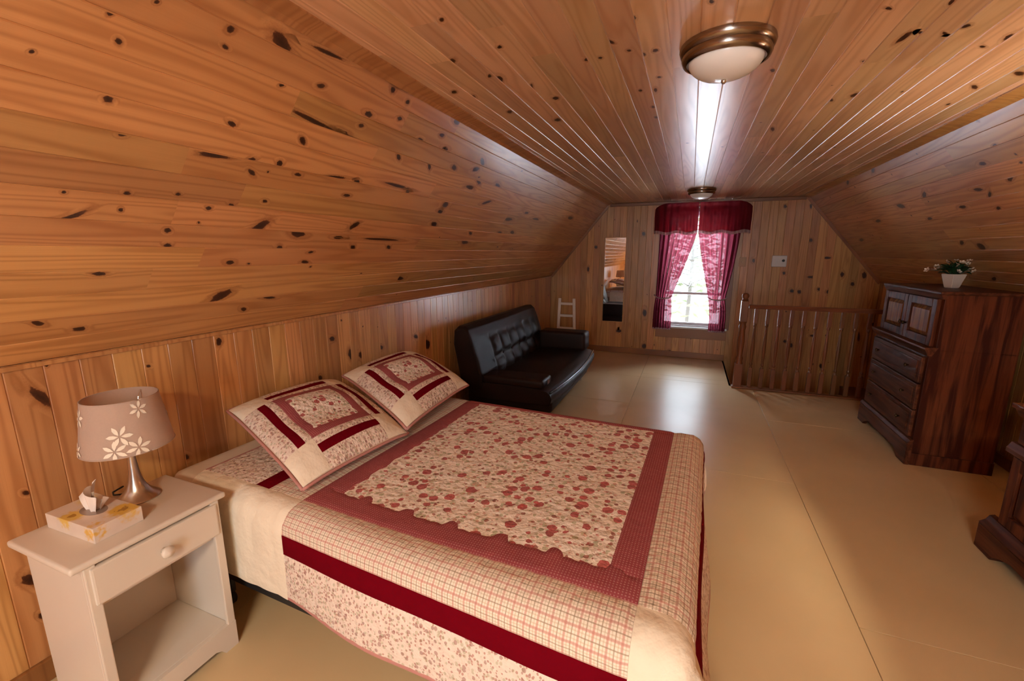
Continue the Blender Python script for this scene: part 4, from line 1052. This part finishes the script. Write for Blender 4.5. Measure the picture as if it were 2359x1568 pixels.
# dresser mostly outside the frame --------------------------------------------------
ds = tag(empty('dresser', (0,0,0)), 'dark stained dresser with bracket feet cut by the picture edge', 'dresser')
DX, DY0, DY1, DH = 1.53, 1.45, 2.76, .765
apart('body', DARK, (DX+.012, 2.02, DY0, DY1, .03, DH), parent=ds)
apart('top', DARKY, (DX-.03, 2.03, DY0-.03, DY1+.03, DH, DH+.025), bev=.008, parent=ds)
bm = bm_new(); prism(bm, [(DX-.005,DH-.035),(DX+.02,DH-.035),(DX+.02,DH),(DX-.022,DH)], 'y', DY0-.01, DY1+.01); obj('crown_moulding', bm, DARKY, ds)
yq = (DY0+DY1)/2
for y0, y1 in ((yq+.01, DY1-.03), (DY0+.03, yq-.01)):
    drawer(y0, y1, .605, .725, DX, ((y0+y1)/2,), ds)
    panel_door(y0, y1, .185, .535, DX, (y0+.05 if y0 > yq else y1-.05, .36), ds)
bm = bm_new(); prism(bm, [(DX-.022,.545),(DX-.022,.565),(DX-.006,.595),(DX+.02,.598),(DX+.02,.54)], 'y', DY0-.012, DY1+.012); obj('waist_moulding', bm, DARKY, ds)
bracket(DY0-.04, DY1+.04, DX-.045, DX+.012, ds, .135)
bm = bm_new(); prism(bm, [(DX-.045,.135),(DX+.012,.135),(DX+.012,.185),(DX-.008,.178),(DX-.020,.155)], 'y', DY0-.04, DY1+.04); obj('base_moulding', bm, DARKY, ds)
for y0 in (DY0-.04, DY1): apart('base_side', DARK, (DX+.012, 2.02, y0, y0+.04, 0, .14), parent=ds)
table_lamp(1.78, 2.30, DH+.025, 'lit lamp with white flower shade on the dark dresser', 60*LAMP_WATT)

# potted plant -----------------------------------------------------------------------
pp = tag(empty('potted_plant', (1.80, 4.22, AH+.022)), 'white flowering plant in a white pot on the armoire', 'potted plant'); pp.rotation_euler[2] = R(22)
bm = bm_new()
b4 = bmesh.new()
def sq(w, z): return [b4.verts.new((sx*w, sy*w, z)) for sx, sy in ((-1,-1),(1,-1),(1,1),(-1,1))]
rg = [sq(.030, 0), sq(.050, .100), sq(.045, .100), sq(.042, .086)]
b4.faces.new(rg[0][::-1])
for A, B in zip(rg, rg[1:]):
    for i in range(4): b4.faces.new((A[i], A[(i+1)%4], B[(i+1)%4], B[i]))
bmesh.ops.bevel(b4, geom=[e for e in b4.edges], offset=.004, segments=2, affect='EDGES')
merge(bm, b4); pob = obj('pot', bm, POTM, pp)
bm = bm_new(); box(bm, -.0405, .0405, -.0405, .0405, .070, .088, .002); obj('soil', bm, SOIL, pp)
def leafmesh():
    bm = bm_new(); rows = []
    for i in range(6):
        f = i/5; w = .016*math.sin(math.pi*min(1, f*.92+.06)); z = .020*math.sin(f*2.4)
        rows.append([bm.verts.new((f*.075, -w, z+.3*w)), bm.verts.new((f*.075, 0, z)), bm.verts.new((f*.075, w, z+.3*w))])
    for A, B in zip(rows, rows[1:]):
        for k in (0, 1): bm.faces.new((A[k], B[k], B[k+1], A[k+1]))
    me = bpy.data.meshes.new('leaf'); bm.to_mesh(me); bm.free(); me.materials.append(LEAFM)
    for p in me.polygons: p.use_smooth = True
    return me
lm = leafmesh()
for k in range(46):
    o = link('leaf', lm, LEAFM, pp); a = random.uniform(0, 6.28); el = random.uniform(-.1, 1.2)
    o.location = (.03*math.cos(a)*random.random(), .03*math.sin(a)*random.random(), .088+random.uniform(0, .03)); o.rotation_euler = (random.uniform(-.4, .4), -el*.8, a); s = random.uniform(.8, 1.35); o.scale = (s, s, s)
def blossom():
    bm = bm_new()
    for k in range(5):
        a = k*2*math.pi/5; c, s = math.cos(a), math.sin(a)
        P = [(.002, 0, 0), (.010, -.006, .004), (.016, 0, .007), (.010, .006, .004)]
        bm.faces.new([bm.verts.new((x*c-y*s, x*s+y*c, z)) for x, y, z in P])
    me = bpy.data.meshes.new('flower'); bm.to_mesh(me); bm.free(); me.materials.append(PETALM); return me
fm = blossom()
bm = bm_new(); tips = []
for k in range(22):
    a = random.uniform(0, 6.28); r = random.uniform(.05, .165); z = .10 + random.uniform(.02, .10)
    tx, ty = r*math.cos(a), r*math.sin(a); k = tx*math.cos(R(22)) - ty*math.sin(R(22))
    if k > .06: tx *= .06/k; ty *= .06/k
    tip = (tx, ty, z); tips.append(tip)
    tube(bm, [(.01*math.cos(a), .01*math.sin(a), .086), (r*.5*math.cos(a), r*.5*math.sin(a), z*.95), tip], .0013, 5)
obj('stems', bm, LEAFM, pp)
for tip in tips:
    o = link('flower', fm, PETALM, pp); o.location = tip; o.rotation_euler = (random.uniform(-1, 1), random.uniform(-1, 1), random.uniform(0, 6)); s = random.uniform(.9, 1.5); o.scale = (s, s, s)
